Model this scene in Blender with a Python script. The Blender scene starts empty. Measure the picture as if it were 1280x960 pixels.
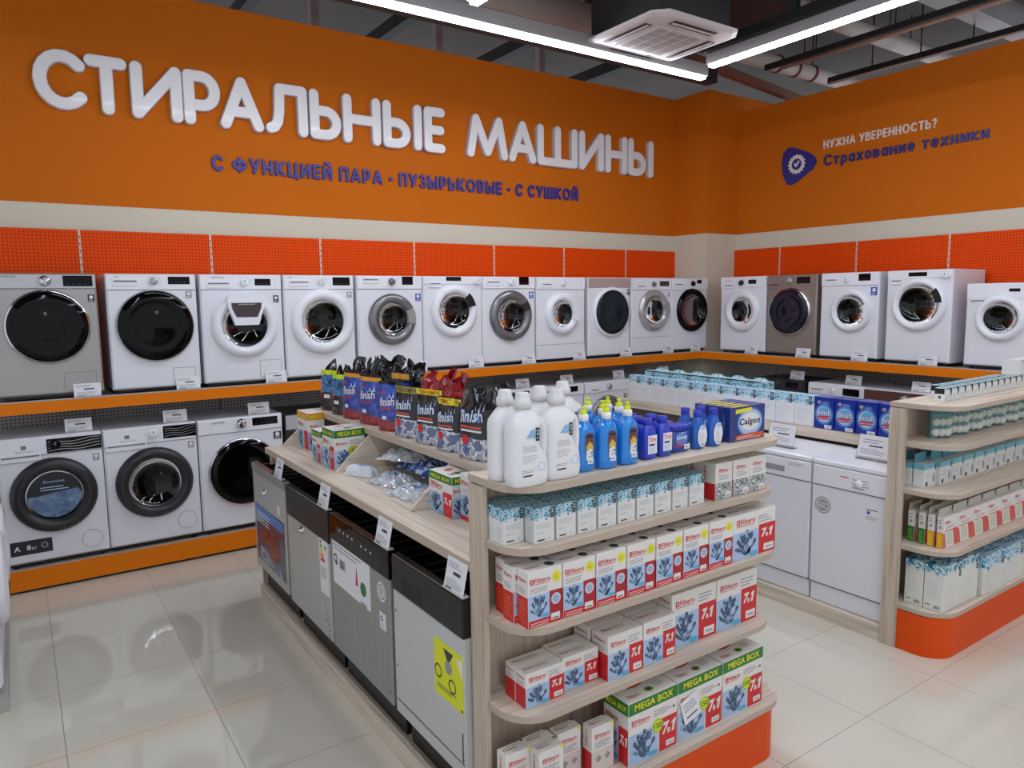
import bpy, bmesh, math, random
from mathutils import Vector, Matrix
PI = math.pi
rad = math.radians
RND = random.Random(11)
SC = bpy.context.scene
COL = SC.collection

# ------------------------------------------------------------------ materials
def lin(c):
    return tuple(((x / 255) / 12.92 if x / 255 <= 0.04045 else ((x / 255 + 0.055) / 1.055) ** 2.4) for x in c) + (1,)

MATS = {}
def new(name):
    m = bpy.data.materials.new(name); m.use_nodes = True
    m.node_tree.nodes.clear()
    MATS[name] = m
    return m, m.node_tree.nodes, m.node_tree.links

def bsdf(n, l, rough=.5, metal=0., spec=.5, coat=0.):
    b = n.new('ShaderNodeBsdfPrincipled'); o = n.new('ShaderNodeOutputMaterial')
    l.new(b.outputs[0], o.inputs[0])
    b.inputs['Roughness'].default_value = rough
    b.inputs['Metallic'].default_value = metal
    b.inputs['Specular IOR Level'].default_value = spec
    b.inputs['Coat Weight'].default_value = coat
    return b

def mat(name, rgb, rough=.5, metal=0., spec=.5, coat=0., emis=0., var=0.):
    if name in MATS: return MATS[name]
    m, n, l = new(name)
    b = bsdf(n, l, rough, metal, spec, coat)
    b.inputs['Base Color'].default_value = lin(rgb)
    if var:
        t = n.new('ShaderNodeTexCoord'); z = n.new('ShaderNodeTexNoise'); z.inputs['Scale'].default_value = 9
        z.inputs['Detail'].default_value = 4
        l.new(t.outputs['Object'], z.inputs['Vector'])
        r = n.new('ShaderNodeMapRange'); r.inputs[3].default_value = rough - var; r.inputs[4].default_value = rough + var
        l.new(z.outputs[0], r.inputs[0]); l.new(r.outputs[0], b.inputs['Roughness'])
    if emis:
        b.inputs['Emission Color'].default_value = lin(rgb); b.inputs['Emission Strength'].default_value = emis
    return m

class G:
    """small node-graph helper"""
    def __init__(s, n, l): s.n, s.l = n, l
    def m(s, op, a, b=None, c=None):
        x = s.n.new('ShaderNodeMath'); x.operation = op
        for i, v in enumerate((a, b, c)):
            if v is None: continue
            if isinstance(v, (int, float)): x.inputs[i].default_value = v
            else: s.l.new(v, x.inputs[i])
        return x.outputs[0]
    def mix(s, f, a, b):
        x = s.n.new('ShaderNodeMix'); x.data_type = 'RGBA'
        for i, v in ((0, f), (6, a), (7, b)):
            if isinstance(v, tuple): x.inputs[i].default_value = v
            elif isinstance(v, (int, float)): x.inputs[i].default_value = v
            else: s.l.new(v, x.inputs[i])
        return x.outputs[2]
    def xyz(s, kind='Object'):
        t = s.n.new('ShaderNodeTexCoord'); p = s.n.new('ShaderNodeSeparateXYZ'); s.l.new(t.outputs[kind], p.inputs[0])
        return t.outputs[kind], p.outputs[0], p.outputs[1], p.outputs[2]
    def noise(s, vec, scale, detail=3, dist=0., w=None):
        x = s.n.new('ShaderNodeTexNoise'); x.inputs['Scale'].default_value = scale; x.inputs['Detail'].default_value = detail
        x.inputs['Distortion'].default_value = dist
        if vec is not None: s.l.new(vec, x.inputs['Vector'])
        return x.outputs[0]
    def map(s, vec, scale):
        x = s.n.new('ShaderNodeMapping'); x.inputs['Scale'].default_value = scale; s.l.new(vec, x.inputs[0]); return x.outputs[0]
    def ramp(s, f, stops, const=False):
        x = s.n.new('ShaderNodeValToRGB'); cr = x.color_ramp
        if const: cr.interpolation = 'CONSTANT'
        while len(cr.elements) < len(stops): cr.elements.new(.5)
        for e, (p, c) in zip(cr.elements, stops): e.position = p; e.color = lin(c)
        s.l.new(f, x.inputs[0]); return x.outputs[0]

def wood(name, rgb, axis, rough=.45):
    m, n, l = new(name); b = bsdf(n, l, rough, spec=.4); g = G(n, l)
    v, x, y, z = g.xyz()
    sc = {'x': (1.2, 28, 28), 'y': (28, 1.2, 28), 'z': (28, 28, 1.2)}[axis]
    f = g.noise(g.map(v, sc), 1.6, 6, .6)
    a = tuple(int(c * .86) for c in rgb); c2 = tuple(min(255, int(c * 1.07)) for c in rgb)
    l.new(g.ramp(f, [(.3, a), (.5, rgb), (.72, c2)]), b.inputs['Base Color'])
    return m

def pegmat(name, rgb, dark, plane, pitch=.025, rad_=.26):
    m, n, l = new(name); b = bsdf(n, l, .5, spec=.12); g = G(n, l)
    v, x, y, z = g.xyz()
    u = x if plane == 'x' else y
    fu = g.m('SUBTRACT', g.m('FRACT', g.m('DIVIDE', u, pitch)), .5)
    fz = g.m('SUBTRACT', g.m('FRACT', g.m('DIVIDE', z, pitch)), .5)
    d = g.m('SQRT', g.m('ADD', g.m('MULTIPLY', fu, fu), g.m('MULTIPLY', fz, fz)))
    l.new(g.mix(g.m('LESS_THAN', d, rad_), lin(rgb), lin(dark)), b.inputs['Base Color'])
    return m

def wavemat(name, frac, h, white, blues, scale=1.):
    """white carton whose upper part carries a wave print in blues"""
    m, n, l = new(name); b = bsdf(n, l, .45, spec=.4); g = G(n, l)
    v, x, y, z = g.xyz()
    w = g.noise(g.map(v, (22 / scale, 22 / scale, 40 / scale)), 1., 2, 2.2)
    w2 = g.noise(g.map(v, (30 / scale, 30 / scale, 8 / scale)), 1., 1, .5)
    edge = g.m('ADD', g.m('DIVIDE', z, h), g.m('MULTIPLY', g.m('SUBTRACT', w2, .5), .38))
    msk = g.m('GREATER_THAN', edge, frac)
    colr = g.ramp(w, [(0., blues[0]), (.44, blues[1]), (.5, blues[2]), (.55, white), (.6, blues[1]), (.68, blues[2])], True)
    l.new(g.mix(msk, lin(white), colr), b.inputs['Base Color'])
    return m

def noisemat(name, stops, scale, rough=.4, metal=0., detail=5, dist=1., stretch=(1, 1, 1)):
    m, n, l = new(name); b = bsdf(n, l, rough, metal); g = G(n, l)
    v, x, y, z = g.xyz()
    f = g.noise(g.map(v, stretch), scale, detail, dist)
    l.new(g.ramp(f, stops), b.inputs['Base Color'])
    return m

def glassmat(name, tint, refl=.5, rough=.03, opac=.0, base=(10, 10, 12)):
    m, n, l = new(name)
    o = n.new('ShaderNodeOutputMaterial'); t = n.new('ShaderNodeBsdfTransparent'); t.inputs[0].default_value = lin(tint)
    gl = n.new('ShaderNodeBsdfGlossy'); gl.inputs['Roughness'].default_value = rough
    fr = n.new('ShaderNodeFresnel'); fr.inputs[0].default_value = 1.5
    mx = n.new('ShaderNodeMixShader'); l.new(fr.outputs[0], mx.inputs[0]); l.new(t.outputs[0], mx.inputs[1]); l.new(gl.outputs[0], mx.inputs[2])
    l.new(mx.outputs[0], o.inputs[0])
    return m

WHITE = mat('appliance_white', (226, 227, 234), .35, coat=.2)
WHITE2 = mat('panel_white', (232, 233, 239), .28, coat=.3)
SEAM = mat('seam_grey', (120, 120, 124), .6)
BLACK = mat('black_plastic', (14, 14, 15), .4)
BLACKG = mat('black_gloss', (5, 5, 7), .08, spec=.22)
DARKP = mat('charcoal_plastic', (38, 38, 42), .35)
CHROME = mat('chrome', (205, 205, 208), .14, 1.)
SILVER = mat('silver_paint', (168, 166, 163), .32, .55)
SILVERD = mat('silver_door', (128, 128, 130), .25, .6)
SILVERL = mat('light_silver', (186, 186, 188), .25, .55)
BEIGES = mat('champagne_paint', (150, 139, 130), .34, .45)
DRUM = mat('drum_steel', (120, 118, 116), .45, .7)
RUBBER = mat('door_rubber', (60, 60, 62), .7)
DARKGREY = mat('graphite_paint', (48, 48, 52), .35, .3)
STICKBLUE = mat('sticker_blue', (40, 84, 170), .4)
STICKDARK = mat('sticker_dark', (44, 36, 36), .35)
STICKGREY = mat('sticker_grey', (150, 152, 156), .4)
PAPER = mat('paper_white', (228, 228, 232), .6)
INK = mat('ink_grey', (150, 150, 156), .7)
INKD = mat('ink_dark', (60, 60, 66), .7)
PINKFILM = mat('panel_film', (176, 152, 146), .3)
TEALG = mat('teal_dark_glass', (26, 36, 42), .08, spec=.25)
GLASS = glassmat('door_glass', (118, 120, 124))
GLASSD = glassmat('door_glass_dark', (60, 60, 66))
ACRYL = glassmat('acrylic_clear', (244, 246, 248))
OAK_X = wood('oak_x', (216, 202, 184), 'x')
OAK_Y = wood('oak_y', (214, 200, 182), 'y')
OAK_Z = wood('oak_z', (196, 180, 162), 'z')
OAKEDGE = mat('oak_edge', (184, 168, 152), .5)
ORANGE_WALL = mat('wall_orange', (204, 106, 18), .65, spec=.12, var=.06)
BEIGE_WALL = mat('wall_beige', (212, 205, 186), .7, spec=.3, var=.05)
PLAIN_WALL = mat('wall_plain', (196, 192, 186), .8)
PEG_X = pegmat('peg_orange', (230, 76, 6), (186, 50, 4), 'x')
PEG_Y = pegmat('peg_orange_side', (230, 76, 6), (186, 50, 4), 'y')
PEGG_X = pegmat('peg_grey', (176, 170, 168), (92, 88, 88), 'x')
PEGG_Y = pegmat('peg_grey_side', (176, 170, 168), (92, 88, 88), 'y')
ORANGE_LIP = mat('shelf_orange', (228, 122, 8), .45, spec=.2)
ORANGE_BASE = mat('base_orange', (222, 78, 12), .4, spec=.2)
METALW = mat('shelf_grey', (176, 172, 168), .45)
UPR = mat('upright_pale', (224, 196, 176), .5)
UPRD = mat('upright_slot', (150, 70, 40), .6)
STEEL = noisemat('brushed_steel', [(.3, (178, 177, 172)), (.7, (194, 193, 188))], 3., .42, .25, 4, 0., (60, 60, 1))
STEELD = noisemat('brushed_steel_dark', [(.3, (146, 146, 142)), (.7, (162, 162, 157))], 3., .42, .25, 4, 0., (60, 60, 1))
LSTEEL = mat('primer_grey', (196, 198, 198), .45, .1)
BROWNTOP = mat('brown_gloss', (92, 62, 56), .25, coat=.4)
RED = mat('print_red', (205, 34, 38), .4)
REDD = mat('print_red_dark', (168, 26, 40), .4)
GREEN = mat('print_green', (34, 120, 48), .4)
GREENL = mat('print_green_light', (120, 176, 60), .4)
YELLOW = mat('print_yellow', (232, 218, 40), .4)
LIME = mat('print_lime', (206, 226, 34), .4)
ORANGEP = mat('print_orange', (222, 156, 40), .4)
PBLUE = mat('print_pale_blue', (168, 194, 226), .4)
MBLUE = mat('print_mid_blue', (72, 130, 200), .4)
CARTON = mat('carton_white', (226, 223, 218), .5)
CARTONG = mat('carton_lid_grey', (196, 192, 184), .5)
DISH = noisemat('print_dishes', [(.3, (34, 48, 72)), (.48, (70, 92, 122)), (.6, (150, 180, 214)), (.8, (198, 214, 234))], 38., .4, 0, 5, 1.5)
DISHD = mat('print_cutlery', (66, 84, 110), .4)
CRYST = noisemat('print_crystals', [(.35, (70, 74, 78)), (.5, (150, 158, 156)), (.62, (226, 228, 226))], 60., .4, 0, 5, 2.)
CAPCLEAR = mat('cap_translucent', (214, 214, 212), .3, coat=.3)
HDPE = mat('bottle_white', (233, 233, 234), .33, coat=.15)
LOGOB = mat('logo_black', (22, 26, 30), .4)
SKYB = mat('print_sky', (88, 172, 214), .4)

# ------------------------------------------------------------------ mesh builder
TXT = {}
def _txt(s, off, res):
    c = bpy.data.curves.new('t', 'FONT'); c.body = s; c.offset = off; c.resolution_u = res
    o = bpy.data.objects.new('t', c); COL.objects.link(o)
    e = o.evaluated_get(bpy.context.evaluated_depsgraph_get()); m = e.to_mesh()
    vs = [(v.co.x, v.co.y) for v in m.vertices]; fs = [tuple(p.vertices) for p in m.polygons]; ar = sum(p.area for p in m.polygons)
    e.to_mesh_clear(); bpy.data.objects.remove(o); bpy.data.curves.remove(c)
    return vs, fs, ar
GLYPH = {}
def glyph(ch, bold, res):
    """outline of one character; a bolder outline is taken only where it fills cleanly"""
    if (ch, bold, res) in GLYPH: return GLYPH[ch, bold, res]
    base = _txt(ch, 0, res); got = base
    if bold:
        per = max(base[2], 1e-6) ** .5
        for k in (1, 1.25, .8, 1.5, .6):
            t = _txt(ch, bold * k, res); a2 = _txt(ch, bold * k * 1.12, res)[2]
            if base[2] * 1.01 < t[2] < base[2] + bold * k * 14 and t[2] < a2 * 1.02: got = t; break
    GLYPH[ch, bold, res] = got
    return got
def text2d(s, bold=.0, res=2):
    k = (s, bold, res)
    if k in TXT: return TXT[k]
    vs, fs = [], []
    wI = max(v[0] for v in _txt('I', 0, 1)[0])
    for i, ch in enumerate(s):
        if ch == ' ': continue
        x = max(v[0] for v in _txt(s[:i] + 'I', 0, 1)[0]) - wI + bold * .9 * i; g_ = glyph(ch, bold, res); b = len(vs)
        vs += [(u + x, v) for u, v in g_[0]]; fs += [tuple(b + q for q in f) for f in g_[1]]
    x0 = min(v[0] for v in vs); x1 = max(v[0] for v in vs); z0 = min(v[1] for v in vs); z1 = max(v[1] for v in vs)
    vs = [((a - x0) / (x1 - x0), (b - z0) / (z1 - z0)) for a, b in vs]
    TXT[k] = (vs, fs, (x1 - x0) / (z1 - z0))
    return TXT[k]

def front(d): return lambda a, b, e=0.: (a, -d / 2 - e, b)
def left(w): return lambda a, b, e=0.: (-w / 2 - e, -a, b)
def right(w): return lambda a, b, e=0.: (w / 2 + e, a, b)
def top(h): return lambda a, b, e=0.: (a, b, h + e)

class MB:
    def __init__(s): s.v, s.f, s.mi, s.sm, s.mats = [], [], [], [], []
    def mid(s, m):
        if m not in s.mats: s.mats.append(m)
        return s.mats.index(m)
    def add(s, vs, fs, m, smooth=False):
        b = len(s.v); k = s.mid(m)
        s.v += [tuple(v) for v in vs]
        for f in fs: s.f.append(tuple(b + i for i in f)); s.mi.append(k); s.sm.append(smooth)
        return s
    def box(s, x0, x1, y0, y1, z0, z1, m, b=0.):
        if b <= 0:
            vs = [(x, y, z) for z in (z0, z1) for y in (y0, y1) for x in (x0, x1)]
            fs = [(0, 2, 3, 1), (4, 5, 7, 6), (0, 1, 5, 4), (2, 6, 7, 3), (0, 4, 6, 2), (1, 3, 7, 5)]
            return s.add(vs, fs, m)
        X, Y, Z = (x0, x1), (y0, y1), (z0, z1); vs = []; idx = {}
        for i in (0, 1):
            for j in (0, 1):
                for k in (0, 1):
                    sx, sy, sz = b * (1 - 2 * i), b * (1 - 2 * j), b * (1 - 2 * k)
                    for a, p in enumerate(((X[i], Y[j] + sy, Z[k] + sz), (X[i] + sx, Y[j], Z[k] + sz), (X[i] + sx, Y[j] + sy, Z[k]))):
                        idx[i, j, k, a] = len(vs); vs.append(p)
        I = idx; fs = []
        for i in (0, 1):
            fs.append((I[i, 0, 0, 0], I[i, 1, 0, 0], I[i, 1, 1, 0], I[i, 0, 1, 0]))
            fs.append((I[0, i, 0, 1], I[1, i, 0, 1], I[1, i, 1, 1], I[0, i, 1, 1]))
            fs.append((I[0, 0, i, 2], I[1, 0, i, 2], I[1, 1, i, 2], I[0, 1, i, 2]))
            for j in (0, 1):
                fs.append((I[i, j, 0, 0], I[i, j, 1, 0], I[i, j, 1, 1], I[i, j, 0, 1]))
                fs.append((I[i, 0, j, 0], I[i, 1, j, 0], I[i, 1, j, 2], I[i, 0, j, 2]))
                fs.append((I[0, i, j, 1], I[1, i, j, 1], I[1, i, j, 2], I[0, i, j, 2]))
                for k in (0, 1): fs.append((I[i, j, k, 0], I[i, j, k, 1], I[i, j, k, 2]))
        return s.add(vs, fs, m)
    def prism(s, poly, a, b, m, P=lambda u, v, t: (u, v, t), smooth=False):
        n = len(poly)
        vs = [P(u, v, a) for u, v in poly] + [P(u, v, b) for u, v in poly]
        fs = [tuple(range(n)), tuple(range(n, 2 * n))]
        s.add(vs, fs, m)
        return s.add(vs, [(i, (i + 1) % n, n + (i + 1) % n, n + i) for i in range(n)], m, smooth)
    def loft(s, rings, m, smooth=True, cap0=True, cap1=True, closed=True):
        n = len(rings[0]); vs = [p for r in rings for p in r]
        fs = []
        for k in range(len(rings) - 1):
            for i in range(n if closed else n - 1):
                j = (i + 1) % n; fs.append((k * n + i, k * n + j, k * n + n + j, k * n + n + i))
        s.add(vs, fs, m, smooth)
        if cap0: s.add(rings[0], [tuple(range(n))], m)
        if cap1: s.add(rings[-1], [tuple(range(n))], m)
        return s
    def lathe(s, prof, c, m, axis='z', n=40, smooth=True, caps=(False, False)):
        rings = []
        for r, t in prof:
            rg = []
            for i in range(n):
                a = 2 * PI * i / n; u, w = r * math.cos(a), r * math.sin(a)
                rg.append({'z': (c[0] + u, c[1] + w, c[2] + t), 'y': (c[0] + u, c[1] + t, c[2] + w), 'x': (c[0] + t, c[1] + u, c[2] + w)}[axis])
            rings.append(rg)
        return s.loft(rings, m, smooth, caps[0], caps[1])
    def tube(s, pts, r, m, n=8, smooth=True):
        pts = [Vector(p) for p in pts]; rings = []
        for i, p in enumerate(pts):
            d = (pts[min(i + 1, len(pts) - 1)] - pts[max(i - 1, 0)]).normalized()
            up = Vector((0, 0, 1)) if abs(d.z) < .9 else Vector((1, 0, 0))
            a = d.cross(up).normalized(); b = d.cross(a)
            rings.append([tuple(p + r * (math.cos(2 * PI * k / n) * a + math.sin(2 * PI * k / n) * b)) for k in range(n)])
        return s.loft(rings, m, smooth)
    # prints on a face: F maps (a, b, lift) to 3-D
    def rect(s, F, a0, a1, b0, b1, m, e=.0004):
        return s.add([F(a0, b0, e), F(a1, b0, e), F(a1, b1, e), F(a0, b1, e)], [(0, 1, 2, 3)], m)
    def poly(s, F, pts, m, e=.0004):
        return s.add([F(a, b, e) for a, b in pts], [tuple(range(len(pts)))], m)
    def disc(s, F, a, b, r, m, e=.0006, n=20, ry=None):
        ry = ry or r
        return s.poly(F, [(a + r * math.cos(2 * PI * i / n), b + ry * math.sin(2 * PI * i / n)) for i in range(n)], m, e)
    def ring(s, F, a, b, r0, r1, m, e=.0006, n=24):
        vs = [F(a + r * math.cos(2 * PI * i / n), b + r * math.sin(2 * PI * i / n), e) for r in (r0, r1) for i in range(n)]
        return s.add(vs, [(i, (i + 1) % n, n + (i + 1) % n, n + i) for i in range(n)], m)
    def text(s, F, t, a0, b0, w, h, m, e=.0008, bold=0., shear=0., rot=0.):
        vs, fs, asp = text2d(t, bold)
        if w is None: w = h * asp
        cr, sr = math.cos(rot), math.sin(rot)
        out = []
        for x, z in vs:
            u, v = x * w + shear * z * h, z * h
            out.append(F(a0 + u * cr - v * sr, b0 + u * sr + v * cr, e))
        return s.add(out, fs, m)
    def lines(s, F, a0, a1, b0, b1, n, m, e=.0004, t=.35):
        st = (b1 - b0) / n
        for i in range(n):
            k = a1 - (a1 - a0) * RND.uniform(0, .35)
            s.rect(F, a0, k, b0 + i * st, b0 + i * st + st * t, m, e)
        return s
    def mesh(s, name):
        me = bpy.data.meshes.new(name); me.from_pydata(s.v, [], s.f)
        for m in s.mats: me.materials.append(m)
        me.polygons.foreach_set('material_index', s.mi); me.polygons.foreach_set('use_smooth', s.sm)
        bm = bmesh.new(); bm.from_mesh(me)
        bmesh.ops.remove_doubles(bm, verts=bm.verts, dist=1e-5)
        bmesh.ops.recalc_face_normals(bm, faces=bm.faces)
        bm.to_mesh(me); bm.free(); me.update()
        return me
    def build(s, name, parent=None, loc=(0, 0, 0), rz=0., label=None):
        o = bpy.data.objects.new(name, s.mesh(name)); COL.objects.link(o)
        o.parent = parent; o.location = loc; o.rotation_euler = (0, 0, rz)
        if label: o['label'] = label
        return o

def tag(o, label, cat, group=None):
    o['label'] = label; o['category'] = cat
    if group: o['group'] = group
    return o
def thing(name, label, cat, loc=(0, 0, 0), rz=0., group=None):
    o = bpy.data.objects.new(name, None); COL.objects.link(o)
    o.location = loc; o.rotation_euler = (0, 0, rz); o.empty_display_size = .05
    return tag(o, label, cat, group)
def struct(name, mb, label=None):
    o = mb.build(name); o['kind'] = 'structure'
    if label: o['label'] = label
    return o
def dup(o, loc, rz, label, group=None, parent=None):
    c = o.copy(); COL.objects.link(c); c.parent = parent
    if parent is None:
        c.location = loc; c.rotation_euler = (0, 0, rz); c['label'] = label
        if group: c['group'] = group
    for ch in list(o.children): dup(ch, None, None, None, None, c)
    return c
class Proto:
    """first placement uses the object itself, later ones copies"""
    def __init__(s, make): s.make, s.o = make, None
    def put(s, loc, rz, label, cat, group=None):
        loc = (loc[0], loc[1], loc[2] + .0008)
        if s.o is None:
            s.o = s.make(); s.o.location = loc; s.o.rotation_euler = (0, 0, rz); return tag(s.o, label, cat, group)
        return dup(s.o, loc, rz, label, group)
ORD = ['zeroth', 'first', 'second', 'third', 'fourth', 'fifth', 'sixth', 'seventh', 'eighth', 'ninth', 'tenth', 'eleventh', 'twelfth', 'thirteenth']
FACE_L = -PI / 2     # turns a front that looks along -Y towards -X
FACE_R = PI / 2

# ------------------------------------------------------------------ camera
F_PX, YAW, PITCH, ROLL, CH = 906.74, rad(34.409), rad(6.721), rad(-.7255), 1.9
fw = Vector((math.sin(YAW) * math.cos(PITCH), math.cos(YAW) * math.cos(PITCH), -math.sin(PITCH)))
rt = Vector((math.cos(YAW), -math.sin(YAW), 0)); up = rt.cross(fw)
c_, s_ = math.cos(ROLL), math.sin(ROLL)
rt, up = c_ * rt + s_ * up, -s_ * rt + c_ * up
cam = bpy.data.objects.new('camera', bpy.data.cameras.new('camera')); COL.objects.link(cam)
cam.matrix_world = Matrix(((rt.x, up.x, -fw.x, 0), (rt.y, up.y, -fw.y, 0), (rt.z, up.z, -fw.z, CH), (0, 0, 0, 1)))
cam.data.sensor_width = 36; cam.data.lens = F_PX / 1280 * 36; cam.data.clip_start = .05
SC.camera = cam

# ------------------------------------------------------------------ room shell
m, n, l = new('floor_tile'); b = bsdf(n, l, .02, spec=.8); g = G(n, l)
v, x, y, z = g.xyz()
def joint(u, off):
    f = g.m('FRACT', g.m('DIVIDE', g.m('SUBTRACT', u, off), .6))
    d = g.m('MINIMUM', f, g.m('SUBTRACT', 1., f))
    return g.m('LESS_THAN', d, .0035)
jj = g.m('MAXIMUM', joint(x, .05), joint(y, .447))
cl = g.ramp(g.noise(v, 1.3, 4, .4), [(.3, (209, 204, 188)), (.7, (217, 212, 197))])
l.new(g.mix(jj, cl, lin((150, 140, 126))), b.inputs['Base Color'])
l.new(g.m('ADD', g.m('MULTIPLY', jj, .5), .05), b.inputs['Roughness'])
FLOOR = m
struct('floor', MB().box(-2.4, 7.4, -2.2, 6.5, -.1, 0, FLOOR), 'pale glossy floor of large square tiles')
def wallbox(x0, x1, y0, y1, ztop):
    w = MB(); w.box(x0, x1, y0, y1, 0, 2.62, BEIGE_WALL); w.box(x0, x1, y0, y1, 2.62, ztop, ORANGE_WALL); return w
struct('wall_back', wallbox(-4, 6.66, 6.24, 6.36, 4.21), 'orange wall with pale band behind the long row')
struct('wall_corner', wallbox(6.66, 9.2, 5.73, 6.36, 4.21), 'boxed-out wall corner, orange over pale beige')
struct('wall_right', wallbox(7.2, 7.32, -7, 5.73, 4.02), 'orange wall with the insurance slogan')
CEIL = noisemat('ceiling_slab', [(.3, (76, 73, 70)), (.7, (88, 84, 80))], 1.2, .9, 0, 5, .3)
struct('ceiling', MB().box(-4, 12, -7, 10, 4.9, 5.0, CEIL), 'dark grey open ceiling slab')

# ------------------------------------------------------------------ ceiling services
RAILB = mat('rail_black', (14, 14, 15), .6)
PIPEG = mat('pipe_pale', (188, 178, 172), .5)
PIPER = mat('pipe_brown', (190, 152, 136), .5)
TRAYR = mat('tray_brown', (112, 70, 54), .6)
HOUS = mat('housing_grey', (150, 146, 148), .4)
LED = mat('led_white', (238, 244, 255), .5, emis=26.)
def lamp_x(x0, x1, y, z, lab, rail=True):
    t = thing('ceiling_light', lab, 'ceiling light', ((x0 + x1) / 2, y, z), 0, 'linear ceiling lights'); h = (x1 - x0) / 2
    MB().box(-h, h, -.03, .03, -.006, .012, LED).build('diffuser', t)
    MB().box(-h - .01, h + .01, -.05, .05, .012, .11, HOUS).build('housing', t)
    MB().box(-h - .01, h + .1, .055, .12, .09, .16, RAILB).build('mounting_rail', t)
    for q in (-.8, .8): MB().tube([(h * q, .08, .16), (h * q, .08, 4.9 - z)], .006, RAILB, 6).build('suspension_wire', t)
    return t
def lamp_y(x, y0, y1, z, lab):
    t = thing('ceiling_light', lab, 'ceiling light', (x, (y0 + y1) / 2, z), 0, 'linear ceiling lights'); h = (y1 - y0) / 2
    MB().box(-.03, .03, -h, h, -.006, .012, LED).build('diffuser', t)
    MB().box(-.05, .05, -h - .01, h + .01, .012, .11, HOUS).build('housing', t)
    MB().box(-.12, -.055, -h - .01, h + .01, .09, .16, RAILB).build('mounting_rail', t)
    for q in (-.8, .8): MB().tube([(-.08, h * q, .16), (-.08, h * q, 4.9 - z)], .006, RAILB, 6).build('suspension_wire', t)
    return t
LZ = 3.76
lamp_x(.6, 5.07, 4.43, LZ, 'long bright linear light running along the big lettering wall')
lamp_y(4.87, -6, 4.17, LZ, 'bright linear light running towards the corner from upper right')
lamp_y(2.57, -6, 4.13, LZ, 'linear light of which only the tip shows at the top edge')
lamp_y(.2, -6, 3.4, LZ, 'added linear light overhead, unseen, outside the view to the left')  # unseen lamp row, added for extra light in the room

# cassette air conditioner
t = thing('air_conditioner', 'white square ceiling cassette air conditioner with slatted grille', 'air conditioner', (4.17, 4.07, 3.8))
AC = mat('ac_white', (206, 198, 200), .45); ACG = mat('ac_grille', (150, 142, 140), .6)
w = .44
pl = [(w, w - .09), (w - .09, w), (-w + .09, w), (-w, w - .09), (-w, -w + .09), (-w + .09, -w), (w - .09, -w), (w, -w + .09)]
p2 = [(a * .93, c * .93) for a, c in pl]
MB().loft([[(a, c, .03) for a, c in pl], [(a, c, .012) for a, c in pl], [(a, c, 0) for a, c in p2]], AC, False).build('panel', t)
fdn = lambda a, c, e=0.: (a, c, -e)
for sx, sy in ((1, 0), (-1, 0), (0, 1), (0, -1)):
    q = MB()
    if sx: q.box(sx * .33 - .035, sx * .33 + .035, -.22, .22, -.004, .004, BLACK); q.box(sx * .33 - .006, sx * .33 + .01, -.21, .21, -.008, -.004, AC)
    else: q.box(-.22, .22, sy * .33 - .035, sy * .33 + .035, -.004, .004, BLACK); q.box(-.21, .21, sy * .33 - .006, sy * .33 + .01, -.008, -.004, AC)
    q.build('air_outlet', t)
q = MB().box(-.24, .24, -.24, .24, -.006, .004, AC)
for k in range(4):
    for j in range(5): q.box(-.215 + k * .112, -.215 + k * .112 + .09, -.21 + j * .085, -.21 + j * .085 + .07, -.0075, -.006, ACG)
q.build('intake_grille', t)
MB().box(.14, .22, .245, .27, -.006, .004, mat('ac_label', (92, 60, 52), .5)).build('brand_plate', t)
MB().box(-.36, .36, -.36, .36, .03, .34, mat('ac_body', (40, 38, 40), .6)).build('casing', t)
for sx in (-.34, .34):
    for sy in (-.34, .34): MB().tube([(sx, sy, .34), (sx, sy, 1.1)], .006, RAILB, 6).build('hanger_rod', t)

def rail_thing(name, lab, cat, p0, p1, r, m, shape='box', hang=0, grp=None, clamps=0):
    p0, p1 = Vector(p0), Vector(p1); d = p1 - p0; L = d.length
    t = thing(name, lab, cat, tuple((p0 + p1) / 2), math.atan2(d.y, d.x), grp)
    q = MB()
    if shape == 'box': q.box(-L / 2, L / 2, -r, r, -r * 1.2, r * 1.2, m)
    else: q.lathe([(r, -L / 2), (r, L / 2)], (0, 0, 0), m, 'x', 20, True, (True, True))
    q.build('pipe_run' if shape != 'box' else 'rail', t)
    z = (p0.z + p1.z) / 2
    for i in range(hang):
        u = -L / 2 + L * (i + .5) / hang
        MB().tube([(u, 0, r * .9), (u, 0, 4.9 - z)], .007, RAILB, 6).build('hanger_rod', t)
    for i in range(clamps):
        u = -L * .25 + L * .12 * i
        MB().lathe([(r * 1.0, -.02), (r * 1.12, -.02), (r * 1.12, .02), (r * 1.0, .02)], (u, 0, 0), mat('clamp_red', (110, 40, 34), .6), 'x', 20).build('pipe_clamp', t)
    return t
# black joists seen above the long wall (parallel to Y)
for i, X in enumerate((.6, 1.9, 3.22, 4.53, 5.85)):
    rail_thing('ceiling_joist', ORD[i + 1] + ' black joist from the left running over the lettering wall', 'joist', (X, 5.2, 4.5), (X, 7.9, 4.5), .05, RAILB, grp='black joists over the lettering wall')
for i, X in enumerate((2.55, 3.87, 5.2)):
    tag(MB().box(X - .04, X + .04, 6.9, 6.98, 4.22, 4.9, HOUS).build('wall_post'), ORD[i + 1] + ' grey post from the left standing up behind the lettering wall', 'post', 'grey posts behind the lettering wall')
rail_thing('cable_tray', 'dark cable tray running just behind the long linear light', 'cable tray', (-2, 4.78, 3.95), (5.6, 4.78, 3.95), .06, RAILB, hang=4)
rail_thing('duct_pipe', 'thick pale round duct above the long linear light', 'duct', (1.2, 5.15, 4.33), (4.55, 5.15, 4.33), .13, PIPEG, 'pipe', 3)
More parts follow.
